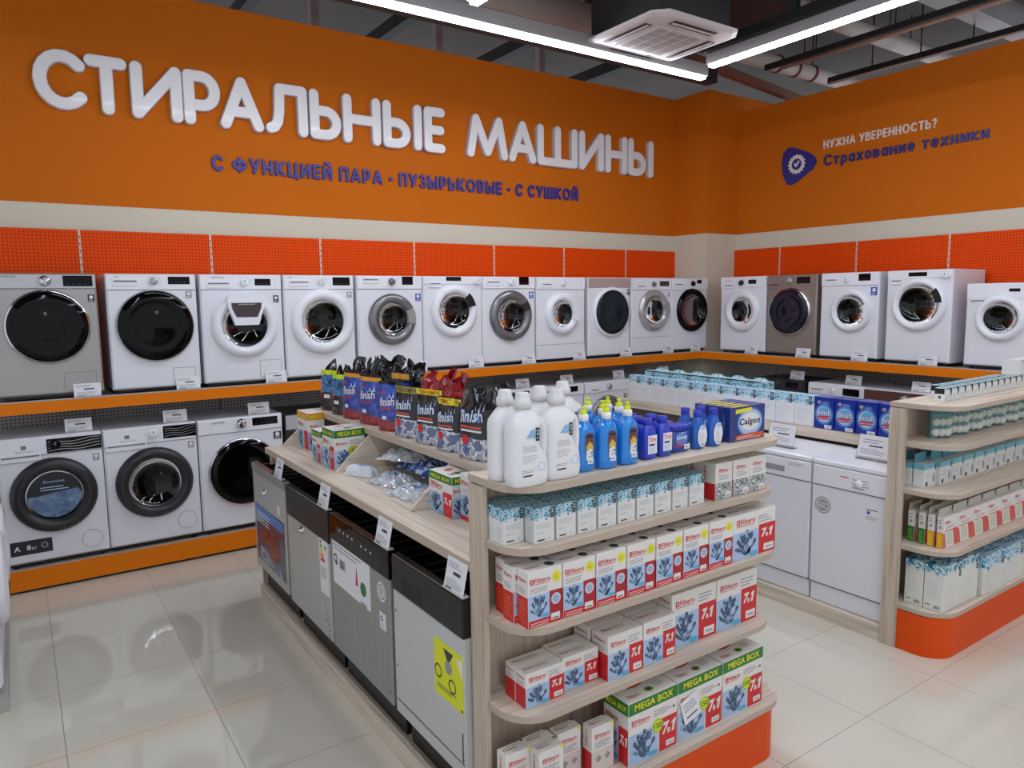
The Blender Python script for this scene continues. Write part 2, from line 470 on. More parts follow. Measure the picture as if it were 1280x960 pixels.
rail_thing('support_rail', 'black rail crossing above the round duct beside the air conditioner', 'rail', (3.2, 3.3, 4.55), (3.45, 5.6, 4.55), .035, RAILB, hang=2)
rail_thing('support_rail', 'black rail passing above the right-hand linear light', 'rail', (6.75, 1.4, 4.28), (6.75, 5.05, 4.28), .022, RAILB, hang=4)
rail_thing('support_rail', 'black rail nearest to the top of the right orange wall', 'rail', (7.9, 1.0, 4.32), (7.9, 5.05, 4.32), .028, RAILB, hang=4)
rail_thing('conduit', 'thin pale strip under the black rail at the right wall', 'conduit', (7.84, 1.0, 4.275), (7.84, 5.0, 4.275), .012, PIPEG, 'pipe', 2)
rail_thing('water_pipe', 'thin brownish pipe running along the right side of the ceiling', 'pipe', (7.05, 1.2, 4.33), (7.05, 5.05, 4.33), .018, PIPER, 'pipe', 5)
rail_thing('cable_tray', 'brown cable tray reaching the column top at the corner', 'cable tray', (5.35, 4.9, 4.0), (8.3, 5.35, 4.25), .035, TRAYR)
rail_thing('duct_pipe', 'pale round pipe with red clamps nearest the corner', 'pipe', (6.55, 5.25, 4.45), (9.2, 5.25, 4.45), .085, PIPEG, 'pipe', 1, None, 3)
rail_thing('duct_pipe', 'pale round pipe crossing in the middle above the right wall', 'pipe', (5.6, 4.35, 4.56), (9.2, 4.35, 4.56), .085, PIPEG, 'pipe', 2)
rail_thing('ceiling_beam', 'pale beam crossing near the far right of the ceiling', 'beam', (5.6, 3.45, 4.6), (9.5, 3.45, 4.6), .1, HOUS)
rail_thing('ceiling_beam', 'pale beam crossing above the air conditioner', 'beam', (3.2, 3.0, 4.75), (9.5, 3.0, 4.75), .1, HOUS)
q = MB(); q.box(-.5, .5, -.3, .3, 0, .45, mat('duct_dark', (30, 28, 30), .7)); q.box(-.52, -.5, -.32, .32, -.02, .47, RAILB); q.box(.5, .52, -.32, .32, -.02, .47, RAILB)
tag(q.build('air_duct', None, (5.0, 4.05, 4.2), rad(12)), 'dark rectangular duct behind the air conditioner', 'duct')
pts = [(4.95 + .12 * k, 3.5 + .05 * math.sin(k * 1.3), 4.4 + .06 * math.sin(k * .9)) for k in range(10)]
tag(MB().tube(pts, .02, mat('hose_grey', (130, 132, 130), .5), 8).build('hanging_drain_hose'), 'wavy grey hose beside the dark duct', 'hose')

# ------------------------------------------------------------------ lettering
def stroke_letter(segs, x0, x1, z0, z1, y, th, depth, mface, mside):
    q = MB(); r = th / 2; k = 0
    def M(p): return (x0 + r + p[0] * (x1 - x0 - th), z0 + r + p[1] * (z1 - z0 - th))
    for pl in segs:
        pts = [M(p) for p in pl]
        for a, c in zip(pts, pts[1:]):
            d = Vector((c[0] - a[0], c[1] - a[1])); L = d.length
            if L < 1e-6: continue
            an = math.atan2(d.y, d.x); ol = []
            for i in range(9): t = an + PI / 2 + PI * i / 8; ol.append((a[0] + r * math.cos(t), a[1] + r * math.sin(t)))
            for i in range(9): t = an - PI / 2 + PI * i / 8; ol.append((c[0] + r * math.cos(t), c[1] + r * math.sin(t)))
            e = k * .00015; k += 1
            sm = [(u, v) for u, v in ol]
            cx = sum(u for u, v in ol) / len(ol); cz = sum(v for u, v in ol) / len(ol)
            n = len(ol); ins = min(.006, r * .25)
            def inset(rr):
                o = []
                for i in range(9): t = an + PI / 2 + PI * i / 8; o.append((a[0] + rr * math.cos(t), a[1] + rr * math.sin(t)))
                for i in range(9): t = an - PI / 2 + PI * i / 8; o.append((c[0] + rr * math.cos(t), c[1] + rr * math.sin(t)))
                return o
            rings = [[(u, y, v) for u, v in ol], [(u, y - depth + ins + e, v) for u, v in ol], [(u, y - depth + e, v) for u, v in inset(r - ins)]]
            q.loft(rings, mside, False, True, False)
            q.add(rings[-1], [tuple(range(n))], mface)
    return q
def arc(cx, cz, rx, rz, a0, a1, n=14): return [(cx + rx * math.cos(rad(a0 + (a1 - a0) * i / n)), cz + rz * math.sin(rad(a0 + (a1 - a0) * i / n))) for i in range(n + 1)]
GL = {
 'С': [arc(.56, .5, .56, .5, 42, 318)],
 'Т': [[(0, 1), (1, 1)], [(.5, 1), (.5, 0)]],
 'И': [[(0, 1), (0, 0), (1, 1), (1, 0)]],
 'Р': [[(0, 0), (0, 1), (.5, 1)] + arc(.5, .67, .5, .33, 90, -90) + [(0, .34)]],
 'А': [[(0, 0), (.5, 1), (1, 0)], [(.2, .3), (.8, .3)]],
 'Л': [[(0, .02), (.12, .06), (.22, .2), (.27, .45), (.3, 1), (1, 1), (1, 0)]],
 'Ь': [[(0, 1), (0, 0), (.5, 0)] + arc(.5, .3, .5, .3, -90, 90) + [(0, .6)]],
 'Н': [[(0, 0), (0, 1)], [(1, 0), (1, 1)], [(0, .5), (1, .5)]],
 'Ы': [[(0, 1), (0, 0), (.3, 0)] + arc(.3, .28, .32, .28, -90, 90) + [(0, .56)], [(1, 0), (1, 1)]],
 'Е': [[(1, 1), (0, 1), (0, 0), (1, 0)], [(0, .5), (.94, .5)]],
 'М': [[(0, 0), (.16, 1), (.5, .08), (.84, 1), (1, 0)]],
 'Ш': [[(0, 1), (0, 0), (1, 0), (1, 1)], [(.5, 0), (.5, 1)]],
}
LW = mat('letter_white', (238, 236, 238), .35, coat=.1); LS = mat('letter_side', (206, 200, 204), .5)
sgn = thing('wall_sign', 'large white rounded Cyrillic letters mounted on the orange wall', 'sign', (3.2, 6.238, 3.27))
EXT = [('С', .242, .577), ('Т', .56, .84), ('И', .853, 1.21), ('Р', 1.213, 1.49), ('А', 1.478, 1.822), ('Л', 1.832, 2.19), ('Ь', 2.203, 2.485), ('Н', 2.497, 2.857), ('Ы', 2.872, 3.27), ('Е', 3.287, 3.515),
       ('М', 3.75, 4.232), ('А', 4.238, 4.585), ('Ш', 4.594, 5.135), ('И', 5.152, 5.51), ('Н', 5.525, 5.86), ('Ы', 5.87, 6.275)]
for ch, a, c in EXT:
    stroke_letter(GL[ch], a - 3.2, c - 3.2, 0, .415, 0, .088, .05, LW, LS).build('letter', sgn)
GL.update({
 'У': [[(0, 1), (.52, .36)], [(1, 1), (.36, 0)]], 'Ф': [arc(.5, .5, .5, .3, 0, 360, 20), [(.5, 1), (.5, 0)]], 'К': [[(0, 0), (0, 1)], [(1, 1), (.1, .5), (1, 0)]],
 'Ц': [[(0, 1), (0, 0), (.86, 0), (.86, 1)], [(.86, 0), (1, 0), (1, -.2)]], 'Й': [[(0, 1), (0, 0), (1, 1), (1, 0)], [(.28, 1.32), (.5, 1.24), (.72, 1.32)]],
 'П': [[(0, 0), (0, 1), (1, 1), (1, 0)]], 'З': [arc(.48, .76, .44, .24, 150, -90), arc(.46, .26, .54, .26, 90, -150)], 'О': [arc(.5, .5, .5, .5, 0, 360, 24)],
 'Ж': [[(.5, 0), (.5, 1)], [(0, 1), (.5, .5), (0, 0)], [(1, 1), (.5, .5), (1, 0)]],
 'В': [[(0, 0), (0, 1), (.5, 1)] + arc(.5, .77, .4, .23, 90, -90) + [(0, .54)], [(.5, .54)] + arc(.5, .27, .5, .27, 90, -90) + [(0, 0)]],
 '?': [arc(.5, .74, .5, .26, 165, -70) + [(.5, .42), (.5, .32)], [(.5, 0), (.5, .015)]], '•': [[(.45, .45), (.55, .45)]],
 'р': [[(0, -.42), (0, 1)], arc(.5, .5, .5, .5, 0, 360, 20)], 'а': [arc(.5, .5, .5, .5, 0, 360, 20), [(1, 0), (1, 1)]], 'х': [[(0, 0), (1, 1)], [(0, 1), (1, 0)]],
 'е': [[(.03, .5), (1, .5)] + arc(.5, .5, .5, .5, 0, 305, 18)]})
for a_, b_ in zip('товник', 'ТОВНИК'): GL[a_] = GL[b_]
WID = {'С': .8, 'Ф': 1.05, 'Ц': .82, 'М': 1., 'Ш': 1.08, 'Ж': 1.1, 'Ы': .95, '•': .3, '?': .55, 'Е': .62, 'Ь': .68, 'О': .95, 'А': .84, 'У': .76, 'З': .66, 'Р': .68, 'В': .7}
def strokeline(s, x0, w, h, depth, th, m, parent, P):
    """raised rounded lettering, one mesh per word"""
    gap, sp = .16, .42
    ws = [sp if c == ' ' else WID.get(c, .76) * (.8 if c.islower() else 1) for c in s]
    tot = sum(a + (gap if c != ' ' else 0) for a, c in zip(ws, s)) - gap; k = w / tot; x = x0; q = None
    for c, a in zip(s, ws):
        if c == ' ':
            q.build('word', parent); q = None; x += a * k; continue
        L = stroke_letter(GL[c], x, x + a * k, 0, h * (.74 if c.islower() else 1), 0, th * (1.35 if c == '•' else 1), depth, m, m)
        if q is None: q = MB()
        for f, mi, sm in zip(L.f, L.mi, L.sm): q.f.append(tuple(len(q.v) + i for i in f)); q.mi.append(q.mid(L.mats[mi])); q.sm.append(sm)
        q.v += [P(vx, vz, -vy) for vx, vy, vz in L.v]; x += (a + gap) * k
    q.build('word', parent)
BLUEL = mat('letter_blue', (52, 48, 140), .4)
sg2 = thing('wall_sign', 'small dark blue Cyrillic line of letters under the big white lettering', 'sign', (1.4, 6.238, 2.94))
PX = lambda u, v, t: (u, -t, v)
strokeline('С ФУНКЦИЕЙ ПАРА • ПУЗЫРЬКОВЫЕ • С СУШКОЙ', 0, 3.765, .125, .02, .026, BLUEL, sg2, PX)
# right wall slogan: reads along -Y
PR = lambda u, v, t: (-t, -u, v)
sg3 = thing('wall_sign', 'two-line white and blue insurance slogan with shield emblem', 'sign', (7.198, 5.11, 3.1))
strokeline('НУЖНА УВЕРЕННОСТЬ?', .48, 1.14, .085, .014, .014, mat('slogan_white', (232, 222, 214), .4), sg3, lambda u, v, t: PR(u, v + .325, t))
strokeline('Страхование техники', .49, 1.58, .115, .016, .021, mat('slogan_blue', (34, 40, 120), .4), sg3, lambda u, v, t: PR(u, v + .145, t))
shield = []
K = [(-.005, .36), (.06, .41), (.13, .40), (.33, .31), (.395, .25), (.405, .2), (.37, .14), (.17, .02), (.10, 0), (.05, .02), (.0, .12), (-.02, .24)]
MB().prism(K, 0, .012, mat('shield_blue', (38, 42, 130), .35, coat=.3), PR).build('shield', sg3)
q = MB()
gear = []
for i in range(32):
    rr = .105 if i % 2 == 0 else .092
    for k in (-.35, .35): a = 2 * PI * (i + k) / 32; gear.append((.17 + rr * math.cos(a), .215 + rr * math.sin(a)))
q.prism(gear, .012, .016, mat('slogan_white', (232, 222, 214), .4), PR)
q.disc(lambda a, c, e: PR(a, c, .0165), .17, .215, .06, MATS['shield_blue'])
q.poly(lambda a, c, e: PR(a, c, .0172), [(.135, .22), (.15, .235), (.163, .215), (.195, .255), (.21, .24), (.165, .18)], MATS['slogan_white'])
q.build('gear_emblem', sg3)

# ------------------------------------------------------------------ wall shelving
t = thing('display_shelving', 'two-tier display shelving with orange perforated panels along the long wall', 'shelving', (0, 0, 0))
SEAMS = [-.451, .449, 1.351, 2.251, 3.155, 4.05, 4.948, 5.85, 6.72]
for a, c in zip(SEAMS, SEAMS[1:]): MB().box(a + .008, c - .008, 6.205, 6.225, 1.3, 2.435, PEG_X).build('perforated_panel', t)
for a, c in zip(SEAMS, SEAMS[1:]):
    if a < 6.4: MB().box(a + .004, min(c, 6.66) - .004, 6.205, 6.225, .16, 1.2, PEGG_X).build('lower_panel', t)
for a in SEAMS[1:-1]:
    q = MB().box(a - .008, a + .008, 6.2, 6.222, 1.3, 2.435, UPR)
    for k in range(22): q.rect(lambda u, v, e: (u, 6.2 - e, v), a - .003, a + .003, 1.32 + k * .05, 1.345 + k * .05, UPRD)
    q.build('upright', t)
MB().box(-1.2, 6.5, 5.66, 6.2, 1.225, 1.265, METALW).build('upper_shelf', t)
q = MB().box(-1.2, 6.5, 5.635, 5.66, 1.19, 1.268, ORANGE_LIP); q.build('orange_shelf_edge', t)
MB().box(-1.2, 6.5, 5.634, 5.66, 1.268, 1.276, METALW).build('shelf_edge_rim', t)
MB().box(-1.2, 6.5, 5.66, 6.2, .12, .155, METALW).build('base_deck', t)
MB().box(-.145, 6.5, 5.635, 5.66, .02, .15, ORANGE_LIP).build('orange_kickboard', t)
MB().box(-.145, 6.5, 5.66, 5.68, 0, .12, BLACK).build('recessed_plinth', t)
t = thing('display_shelving', 'two-tier display shelving with orange perforated panels along the right wall', 'shelving', (0, 0, 0))
SY = [5.74, 5.105, 4.2, 3.305, 2.4, 1.5, .6]
for a, c in zip(SY, SY[1:]):
    MB().box(7.165, 7.185, c + .008, a - .008, 1.3, 2.435, PEG_Y).build('perforated_panel', t)
    MB().box(7.165, 7.185, c + .004, a - .004, .16, 1.2, PEGG_Y).build('lower_panel', t)
for a in SY[1:]:
    q = MB().box(7.163, 7.185, a - .008, a + .008, 1.3, 2.435, UPR)
    for k in range(22): q.rect(lambda u, v, e: (7.163 - e, u, v), a - .003, a + .003, 1.32 + k * .05, 1.345 + k * .05, UPRD)
    q.build('upright', t)
MB().box(6.525, 7.16, .4, 5.7, 1.225, 1.265, METALW).build('upper_shelf', t)
MB().box(6.5, 6.525, .4, 5.634, 1.19, 1.268, ORANGE_LIP).build('orange_shelf_edge', t)
MB().box(6.5, 6.525, .4, 5.634, 1.268, 1.276, METALW).build('shelf_edge_rim', t)
MB().box(6.525, 7.16, .4, 5.7, .12, .155, METALW).build('base_deck', t)
MB().box(6.5, 6.525, .4, 5.634, .02, .15, ORANGE_LIP).build('orange_kickboard', t)

# ------------------------------------------------------------------ washing machines
DRUMCACHE = {}
def washer(label, loc, rz, w=.585, h=.8, d=.5, body=WHITE, panel=None, ph=.11, line=True, knob=None, disp=None, drawer=None, door=None, sticker=None,
           filt=None, plinth=None, brand=None, extra=None, vdrawer=False, group='washing machines on display'):
    t = thing('washing_machine', label, 'washing machine', loc, rz, group)
    ph0 = ph
    F = lambda a, c, e=0.: (a, -e, c)
    dr = door; cx, cz, R = dr['x'], dr['z'], dr['R']; rg = dr.get('Rg', R * .62); hole = dr.get('glass', 'clear') == 'clear'
    rh = rg * .98
    q = MB(); X = w / 2; b_ = .012
    angs = sorted([2 * PI * i / 56 for i in range(56)] + [math.atan2(s2 - cz, s1 - cx) % (2 * PI) for s1 in (-X + b_, X - b_) for s2 in (b_, h - b_)])
    inner, outer = [], []
    for a in angs:
        ca, sa = math.cos(a), math.sin(a); k = 9.
        if abs(ca) > 1e-9: k = min(k, ((X - b_ if ca > 0 else -X + b_) - cx) / ca)
        if abs(sa) > 1e-9: k = min(k, ((h - b_ if sa > 0 else b_) - cz) / sa)
        outer.append((cx + ca * k, 0, cz + sa * k)); inner.append((cx + ca * rh, 0, cz + sa * rh))
    n = len(angs)
    if hole: q.add(inner + outer, [(i, (i + 1) % n, n + (i + 1) % n, n + i) for i in range(n)], body)
    else: q.add(outer, [tuple(range(n))], body)
    r1 = [(-X + b_, 0, b_), (X - b_, 0, b_), (X - b_, 0, h - b_), (-X + b_, 0, h - b_)]
    r2 = [(-X, b_, 0), (X, b_, 0), (X, b_, h), (-X, b_, h)]; r3 = [(x, d, z) for x, y, z in r2]
    q.loft([r1, r2, r3], body, False, False, True)
    q.build('body', t)
    q = MB().box(-X + .02, X - .02, .03, d - .03, -.02, 0, BLACK)  # recessed slab, black to stand for the shadow gap under the machine
    q.build('base', t)
    for sx in (-X + .05, X - .05):
        for sy in (.05, d - .05): MB().lathe([(.018, -.034), (.018, 0)], (sx, sy, 0), BLACK, 'z', 10, True, (True, True)).build('foot', t)
    pm = panel or (WHITE2 if body is WHITE else body)
    q = MB().box(-X + .004, X - .004, -.006, .004, h - ph, h - .006, pm, .003)
    if line: q.rect(F, -X + .004, X - .004, h - ph - .004, h - ph, SEAM, .0004)
    Fp = lambda a, c, e=0.: (a, -.006 - e, c)
    if brand: q.text(Fp, brand[0], -X + w * brand[1], h - brand[2], None, .014, brand[3] if len(brand) > 3 else INKD)
    q.build('control_panel', t)
    if drawer:
        a0, a1 = -X + w * drawer[0], -X + w * drawer[1]; zt = h - (drawer[2] if len(drawer) > 2 else .03)
        q = MB()
        if vdrawer: q.prism([(a0, zt), (a1, zt), ((a0 + a1) / 2 + .02, zt - .05), ((a0 + a1) / 2 - .02, zt - .05)], -.01, 0, pm, lambda u, v_, s: (u, s, v_))
        else: q.box(a0, a1, -.011, -.002, zt - .055, zt, pm, .003)
        q.box(a0 + .01, a1 - .01, -.0125, -.003, zt - .026, zt - .016, drawer[3] if len(drawer) > 3 else SEAM)
        q.build('detergent_drawer', t)
    if disp:
        a0, a1 = -X + w * disp[0], -X + w * disp[1]
        q = MB().box(a0, a1, -.009, -.002, h - disp[3], h - disp[2], disp[4] if len(disp) > 4 else BLACKG, .002)
        Fd = lambda a, c, e=0.: (a, -.009 - e, c)
        for k in range(4): q.rect(Fd, a0 + (a1 - a0) * (.12 + .2 * k), a0 + (a1 - a0) * (.2 + .2 * k), h - disp[3] + .012, h - disp[3] + .017, INKD)
        q.build('display', t)
    if knob:
        kx, kz, kr, km = -X + w * knob[0], h - knob[1], knob[2], knob[3]
        q = MB().lathe([(kr * 1.15, -.004), (kr * 1.1, -.012), (kr, -.014), (kr * .94, -.03), (kr * .8, -.033), (0, -.033)], (kx, 0, kz), km, 'y', 28)
        q.box(kx - .003, kx + .003, -.036, -.031, kz, kz + kr * .8, SEAM)
        q.build('knob', t)
        q = MB()
        for k in range(10):
            a = PI * (.15 + .17 * k) - PI * .35
            q.disc(Fp, kx + kr * 1.7 * math.cos(a), kz + kr * 1.5 * math.sin(a), .003, INK, .0005, 8)
        for k in range(5): q.disc(Fp, -X + w * .9 + .012 * (k % 2), kz - .02 + .012 * k, .003, INK, .0005, 8)
        q.build('button_markings', t)
    if sticker:
        a, c = -X + w * sticker[0], h - sticker[1]; sw, sh = (sticker[3:5] if len(sticker) > 3 else (.04, .05))
        q = MB().box(a - sw / 2, a + sw / 2, -.0015, .001, c - sh, c, sticker[2])
        q.disc(lambda u, v_, e=0.: (u, -.0015 - e, v_), a, c - sh * .35, sw * .3, PAPER, .0004, 12); q.lines(lambda u, v_, e=0.: (u, -.0015 - e, v_), a - sw * .35, a + sw * .35, c - sh * .9, c - sh * .62, 2, PAPER)
        q.build('energy_sticker', t)
    if filt:
        q = MB()
        if filt[0] == 'rect': q.box(-X + w * filt[1], -X + w * filt[2], -.002, .002, filt[3], filt[4], body); q.box(-X + w * filt[1] - .003, -X + w * filt[2] + .003, -.0008, .001, filt[3] - .003, filt[4] + .003, SEAM)
        else:
            q.lathe([(filt[3], -.003), (0, -.003)], (-X + w * filt[1], 0, filt[2]), body, 'y', 32, False)
            q.lathe([(filt[3] + .003, -.001), (filt[3], -.001), (filt[3], -.003)], (-X + w * filt[1], 0, filt[2]), SEAM, 'y', 32, False)
        q.build('filter_cover', t)
    if plinth: MB().box(-X + .006, X - .006, -.002, .002, .004, plinth, body).rect(F, -X + .006, X - .006, plinth, plinth + .004, SEAM, .0005).build('kick_panel', t)
    # door
    rm = dr['ring']; c3 = (cx, 0, cz); D = bpy.data.objects.new('door', None); COL.objects.link(D); D.parent = t
    bul = dr.get('bulge', .045)
    if hole:
        MB().lathe([(R, .002), (R, -.012), (R * .985, -.024), (R - (R - rg) * .3, -bul * .9), (R - (R - rg) * .62, -bul), (rg * 1.06, -bul * .72), (rg, -.012), (rg, .02)], c3, rm, 'y', 64).build('door_ring', D)
        MB().lathe([(rg, -.01), (rg * .96, .0), (rg * .82, .02), (rg * .6, .035), (rg * .3, .042), (0, .044)], c3, GLASSD if dr.get('dark') else GLASS, 'y', 48).build('door_glass', D)
        q = MB().lathe([(rh, 0), (rh, .05), (rh * .93, .06), (rh * .93, .09)], c3, RUBBER, 'y', 40); q.build('door_gasket', t)
        q = MB().lathe([(rh * .93, .09), (rh * 1.12, .1), (rh * 1.12, .34), (0, .34)], c3, DRUM, 'y', 36)
        for k in range(3):
            a = rad(100 + 120 * k); ca, sa = math.cos(a), math.sin(a)
            q.loft([[(cx + ca * rh * 1.12 - sa * o1 + ca * o2, yy, cz + sa * rh * 1.12 + ca * o1 + sa * o2) for o1, o2 in ((-.02, 0), (0, -.045), (.02, 0))] for yy in (.1, .33)], DRUM, False)
        for k in range(14):
            a = rad(360 / 14 * k)
            for rr in (.45, .8): q.disc(lambda u, v_, e=0.: (u, .339, v_), cx + math.cos(a) * rh * rr, cz + math.sin(a) * rh * rr, .007, BLACK, 0, 8)
        q.build('drum', t)
    else:
        gm = dr.get('gm', BLACKG)
        MB().lathe([(R, .002), (R, -.014), (R * .985, -.022), (rg, -.026)], c3, rm, 'y', 64).build('door_ring', D)
        MB().lathe([(rg, -.025), (rg * .97, -.034), (rg * .85, -.042), (rg * .72, -.044), (rg * .66, -.04), (rg * .4, -.05), (0, -.054)], c3, gm, 'y', 64).build('door_glass', D)
    hd = dr.get('handle')
    if hd:
        q = MB(); kind, a0, a1, hm = hd
        r0, r1 = (rg * .97, R * .93) if kind == 'sector' else (rg * .9, R * .9)
        n2 = 10; rings = []
        for i in range(n2 + 1):
            a = rad(a0 + (a1 - a0) * i / n2); ca, sa = math.cos(a), math.sin(a)
            rings.append([(cx + ca * r0, -.02, cz + sa * r0), (cx + ca * r1, -.02, cz + sa * r1), (cx + ca * r1, -bul - (.006 if kind == 'sector' else .0), cz + sa * r1), (cx + ca * r0, -bul - (.006 if kind == 'sector' else .002), cz + sa * r0)])
        q.loft(rings, hm, False); q.build('door_handle', D)
    if extra: extra(t, D, w, h, cx, cz, R, rg)
    return t
def addflap(t, D, w, h, cx, cz, R, rg):
    q = MB(); P = lambda u, v, s: (cx + u, s, cz + v)
    q.prism([(-.135, .215), (-.1, .235), (.1, .235), (.135, .215), (.13, .14), (.085, .0), (-.085, .0), (-.13, .14)], -.075, -.03, WHITE2, P)
    q.build('add_door', D)
    q = MB().prism([(-.11, .165), (.11, .165), (.105, .125), (.075, .06), (-.075, .06), (-.105, .125)], -.078, -.074, mat('add_window', (52, 34, 38), .1, coat=.4), P)
    q.lines(lambda a, c, e=0.: (cx + a, -.0785 - e, cz + c), -.06, .07, .15, .165, 1, INK, .0005, .5)
    q.build('add_window', D)
def blackpanel(x0, x1, z0, z1, waves=True):
    def fn(t, D, w, h, cx, cz, R, rg):
        X = w / 2; q = MB().box(-X + w * x0, X - .004 if x1 >= 1 else -X + w * x1, -.009, -.003, h - z1, h - z0, BLACKG, .002)
        Fd = lambda a, c, e=0.: (a, -.009 - e, c)
        for k in range(4):
            zz = h - z1 + .012 + k * (z1 - z0 - .02) / 4; x_0 = -X + w * x0 + .01; x_1 = X - .012; N = 14
            pts = [(x_0 + (x_1 - x_0) * i / N, zz + .006 * math.sin(i * .55 + k * .4) + .01 * (i / N)) for i in range(N + 1)]
            q.add([Fd(a, c, .0006) for a, c in pts] + [Fd(a, c + .0035, .0006) for a, c in pts], [(i, i + 1, N + 2 + i, N + 1 + i) for i in range(N)], SILVERL)
        q.build('glossy_panel', t)
        q = MB().box(-X + w * .22, -X + w * .27, -.0075, -.005, h - .075, h - .05, SEAM); q.text(lambda a, c, e=0.: (a, -.0065 - e, c), 'Electrolux', -X + w * .17, h - .095, .1, .012, INK); q.build('brand_mark', t)
    return fn
def l1extra(t, D, w, h, cx, cz, R, rg):
    blackpanel(.46, 1, .02, .115)(t, D, w, h, cx, cz, R, rg)
    X = w / 2
    q = MB().box(-X + .025, -X + .26, -.0015, .001, .06, .155, mat('sticker_navy', (26, 26, 40), .35)); Fs = lambda a, c, e=0.: (a, -.0015 - e, c)
    q.text(Fs, 'A', -X + .045, .09, None, .035, PAPER, bold=.02); q.text(Fs, '8', -X + .115, .09, None, .035, PAPER, bold=.02); q.text(Fs, 'кг', -X + .143, .09, None, .018, PAPER); q.ring(Fs, -X + .215, .11, .013, .02, STICKGREY)
    q.build('capacity_sticker', t)
    q = MB(); Fg = lambda a, c, e=0.: (a, -.014 - e, c)
    q.poly(Fg, [(cx + rg * .93 * math.cos(rad(a)), cz + rg * .93 * math.sin(rad(a))) for a in range(-180, 1, 12)] + [(cx + rg * .8, cz + .03), (cx + .02, cz + .02), (cx - rg * .6, cz + .0)], noisemat('print_jeans', [(.35, (66, 92, 130)), (.6, (112, 136, 168)), (.8, (150, 168, 192))], 14., .3, 0, 4, 1.), .0005)
    q.poly(Fg, [(cx + rg * .95 * math.cos(rad(a)), cz + rg * .95 * math.sin(rad(a))) for a in range(0, 181, 12)] + [(cx - rg * .6, cz), (cx + .02, cz + .02), (cx + rg * .8, cz + .03)], mat('film_navy', (14, 18, 30), .2), .0003)
    q.text(Fg, 'Electrolux', cx - .06, cz + .085, .12, .016, PBLUE, .001); q.lines(Fg, cx - .08, cx + .08, cz + .035, cz + .07, 2, PBLUE, .001, .35)
    q.build('door_film', D)
def l3extra(t, D, w, h, cx, cz, R, rg): pass
YF = 5.665; ZU = 1.3025
def up(x0, x1, lab, door, **k):
    return washer(lab, ((x0 + x1) / 2, YF, ZU), 0, x1 - x0, door=dict(door, x=door['x'] - (x0 + x1) / 2, z=door['z'] - ZU), group='front-loading washers on the upper shelf', **k)
KW = ('k',)
up(-.11, .486, 'silver washing machine with huge black door, leftmost on the upper shelf', dict(x=.193, z=1.753, R=.243, Rg=.23, ring=CHROME, glass='opaque', gm=BLACKG), body=SILVER, panel=SILVERL, ph=.1, knob=(.51, .05, .032, CHROME), disp=(.68, .965, .015, .085), brand=('SAMSUNG', .1, .03), sticker=(.94, .14, STICKDARK, .04, .05), filt=('rect', .62, .93, .02, .14))
up(.54, 1.115, 'white washing machine with wide all-black door on the upper shelf', dict(x=.834, z=1.741, R=.253, Rg=.244, ring=SILVERL, glass='opaque'), knob=(.52, .05, .024, SILVERL), disp=(.68, .93, .018, .072), drawer=(.07, .35, .03), brand=('LG', .1, .028), sticker=(.91, .12, STICKGREY), filt=('rect', .68, .93, .02, .13))
up(1.14, 1.733, 'white washing machine whose round door carries a small white hatch', dict(x=1.446, z=1.728, R=.242, Rg=.165, ring=WHITE2, dark=1), knob=(.53, .06, .027, WHITE2), disp=(.66, .86, .03, .08), drawer=(.08, .36, .045), brand=('SAMSUNG', .14, .03), sticker=(.92, .155, STICKDARK, .04, .055), filt=('rect', .68, .95, .03, .15), extra=addflap)
up(1.746, 2.322, 'white washing machine with white door and long black display, fourth on upper shelf', dict(x=2.052, z=1.738, R=.257, Rg=.17, ring=WHITE2), knob=(.52, .05, .024, WHITE2), disp=(.69, .94, .015, .08), drawer=(.08, .36, .035), brand=('LG', .08, .022), sticker=(.93, .13, STICKGREY))
up(2.348, 2.948, 'white washing machine with broad grey door and blue sticker, behind the dark pouches', dict(x=2.657, z=1.738, R=.216, Rg=.137, ring=SILVERD, handle=('sector', -12, 28, SILVER)), knob=(.52, .05, .026, SILVERD), disp=(.68, .85, .005, .075), drawer=(.08, .33, .012), sticker=(.93, .15, STICKBLUE, .05, .065))
up(2.956, 3.56, 'white washing machine with a black grip on its high white door', dict(x=3.261, z=1.797, R=.233, Rg=.155, ring=WHITE2, handle=('grip', 12, 48, BLACK)), line=False, ph=.07, knob=(.9, .05, .024, WHITE2), disp=(.38, .63, .005, .04), drawer=(.1, .29, .045))
up(3.565, 4.162, 'white washing machine with dark grey door and blue sticker, seventh on upper shelf', dict(x=3.873, z=1.740, R=.237, Rg=.15, ring=SILVERD, handle=('grip', 15, 40, DARKGREY)), knob=(.53, .055, .027, WHITE2), disp=(.68, .87, .0, .075), drawer=(.08, .32, .03), sticker=(.92, .14, STICKBLUE, .05, .065))
up(4.18, 4.786, 'plain white washing machine with small white door and no display', dict(x=4.485, z=1.745, R=.207, Rg=.128, ring=WHITE2, handle=('sector', -25, 15, WHITE2)), ph=.12, knob=(.53, .06, .022, WHITE2), drawer=(.1, .3, .05), plinth=.14)
up(4.832, 5.412, 'white washing machine with pinkish control panel and dark door in thin white ring', dict(x=5.143, z=1.747, R=.257, Rg=.228, ring=WHITE2, glass='opaque', gm=TEALG), panel=PINKFILM, ph=.1, sticker=(.95, .12, STICKDARK, .035, .06))
up(5.432, 6.03, 'white washing machine with shiny silver door, second from the corner', dict(x=5.752, z=1.752, R=.225, Rg=.142, ring=SILVERL, handle=('sector', -20, 25, SILVERL)), ph=.13, knob=(.53, .07, .024, SILVERD), disp=(.69, .93, .035, .09, mat('display_brown', (62, 44, 40), .2)), drawer=(.12, .33, .07), plinth=.16, sticker=(.93, .155, STICKGREY, .035, .05))
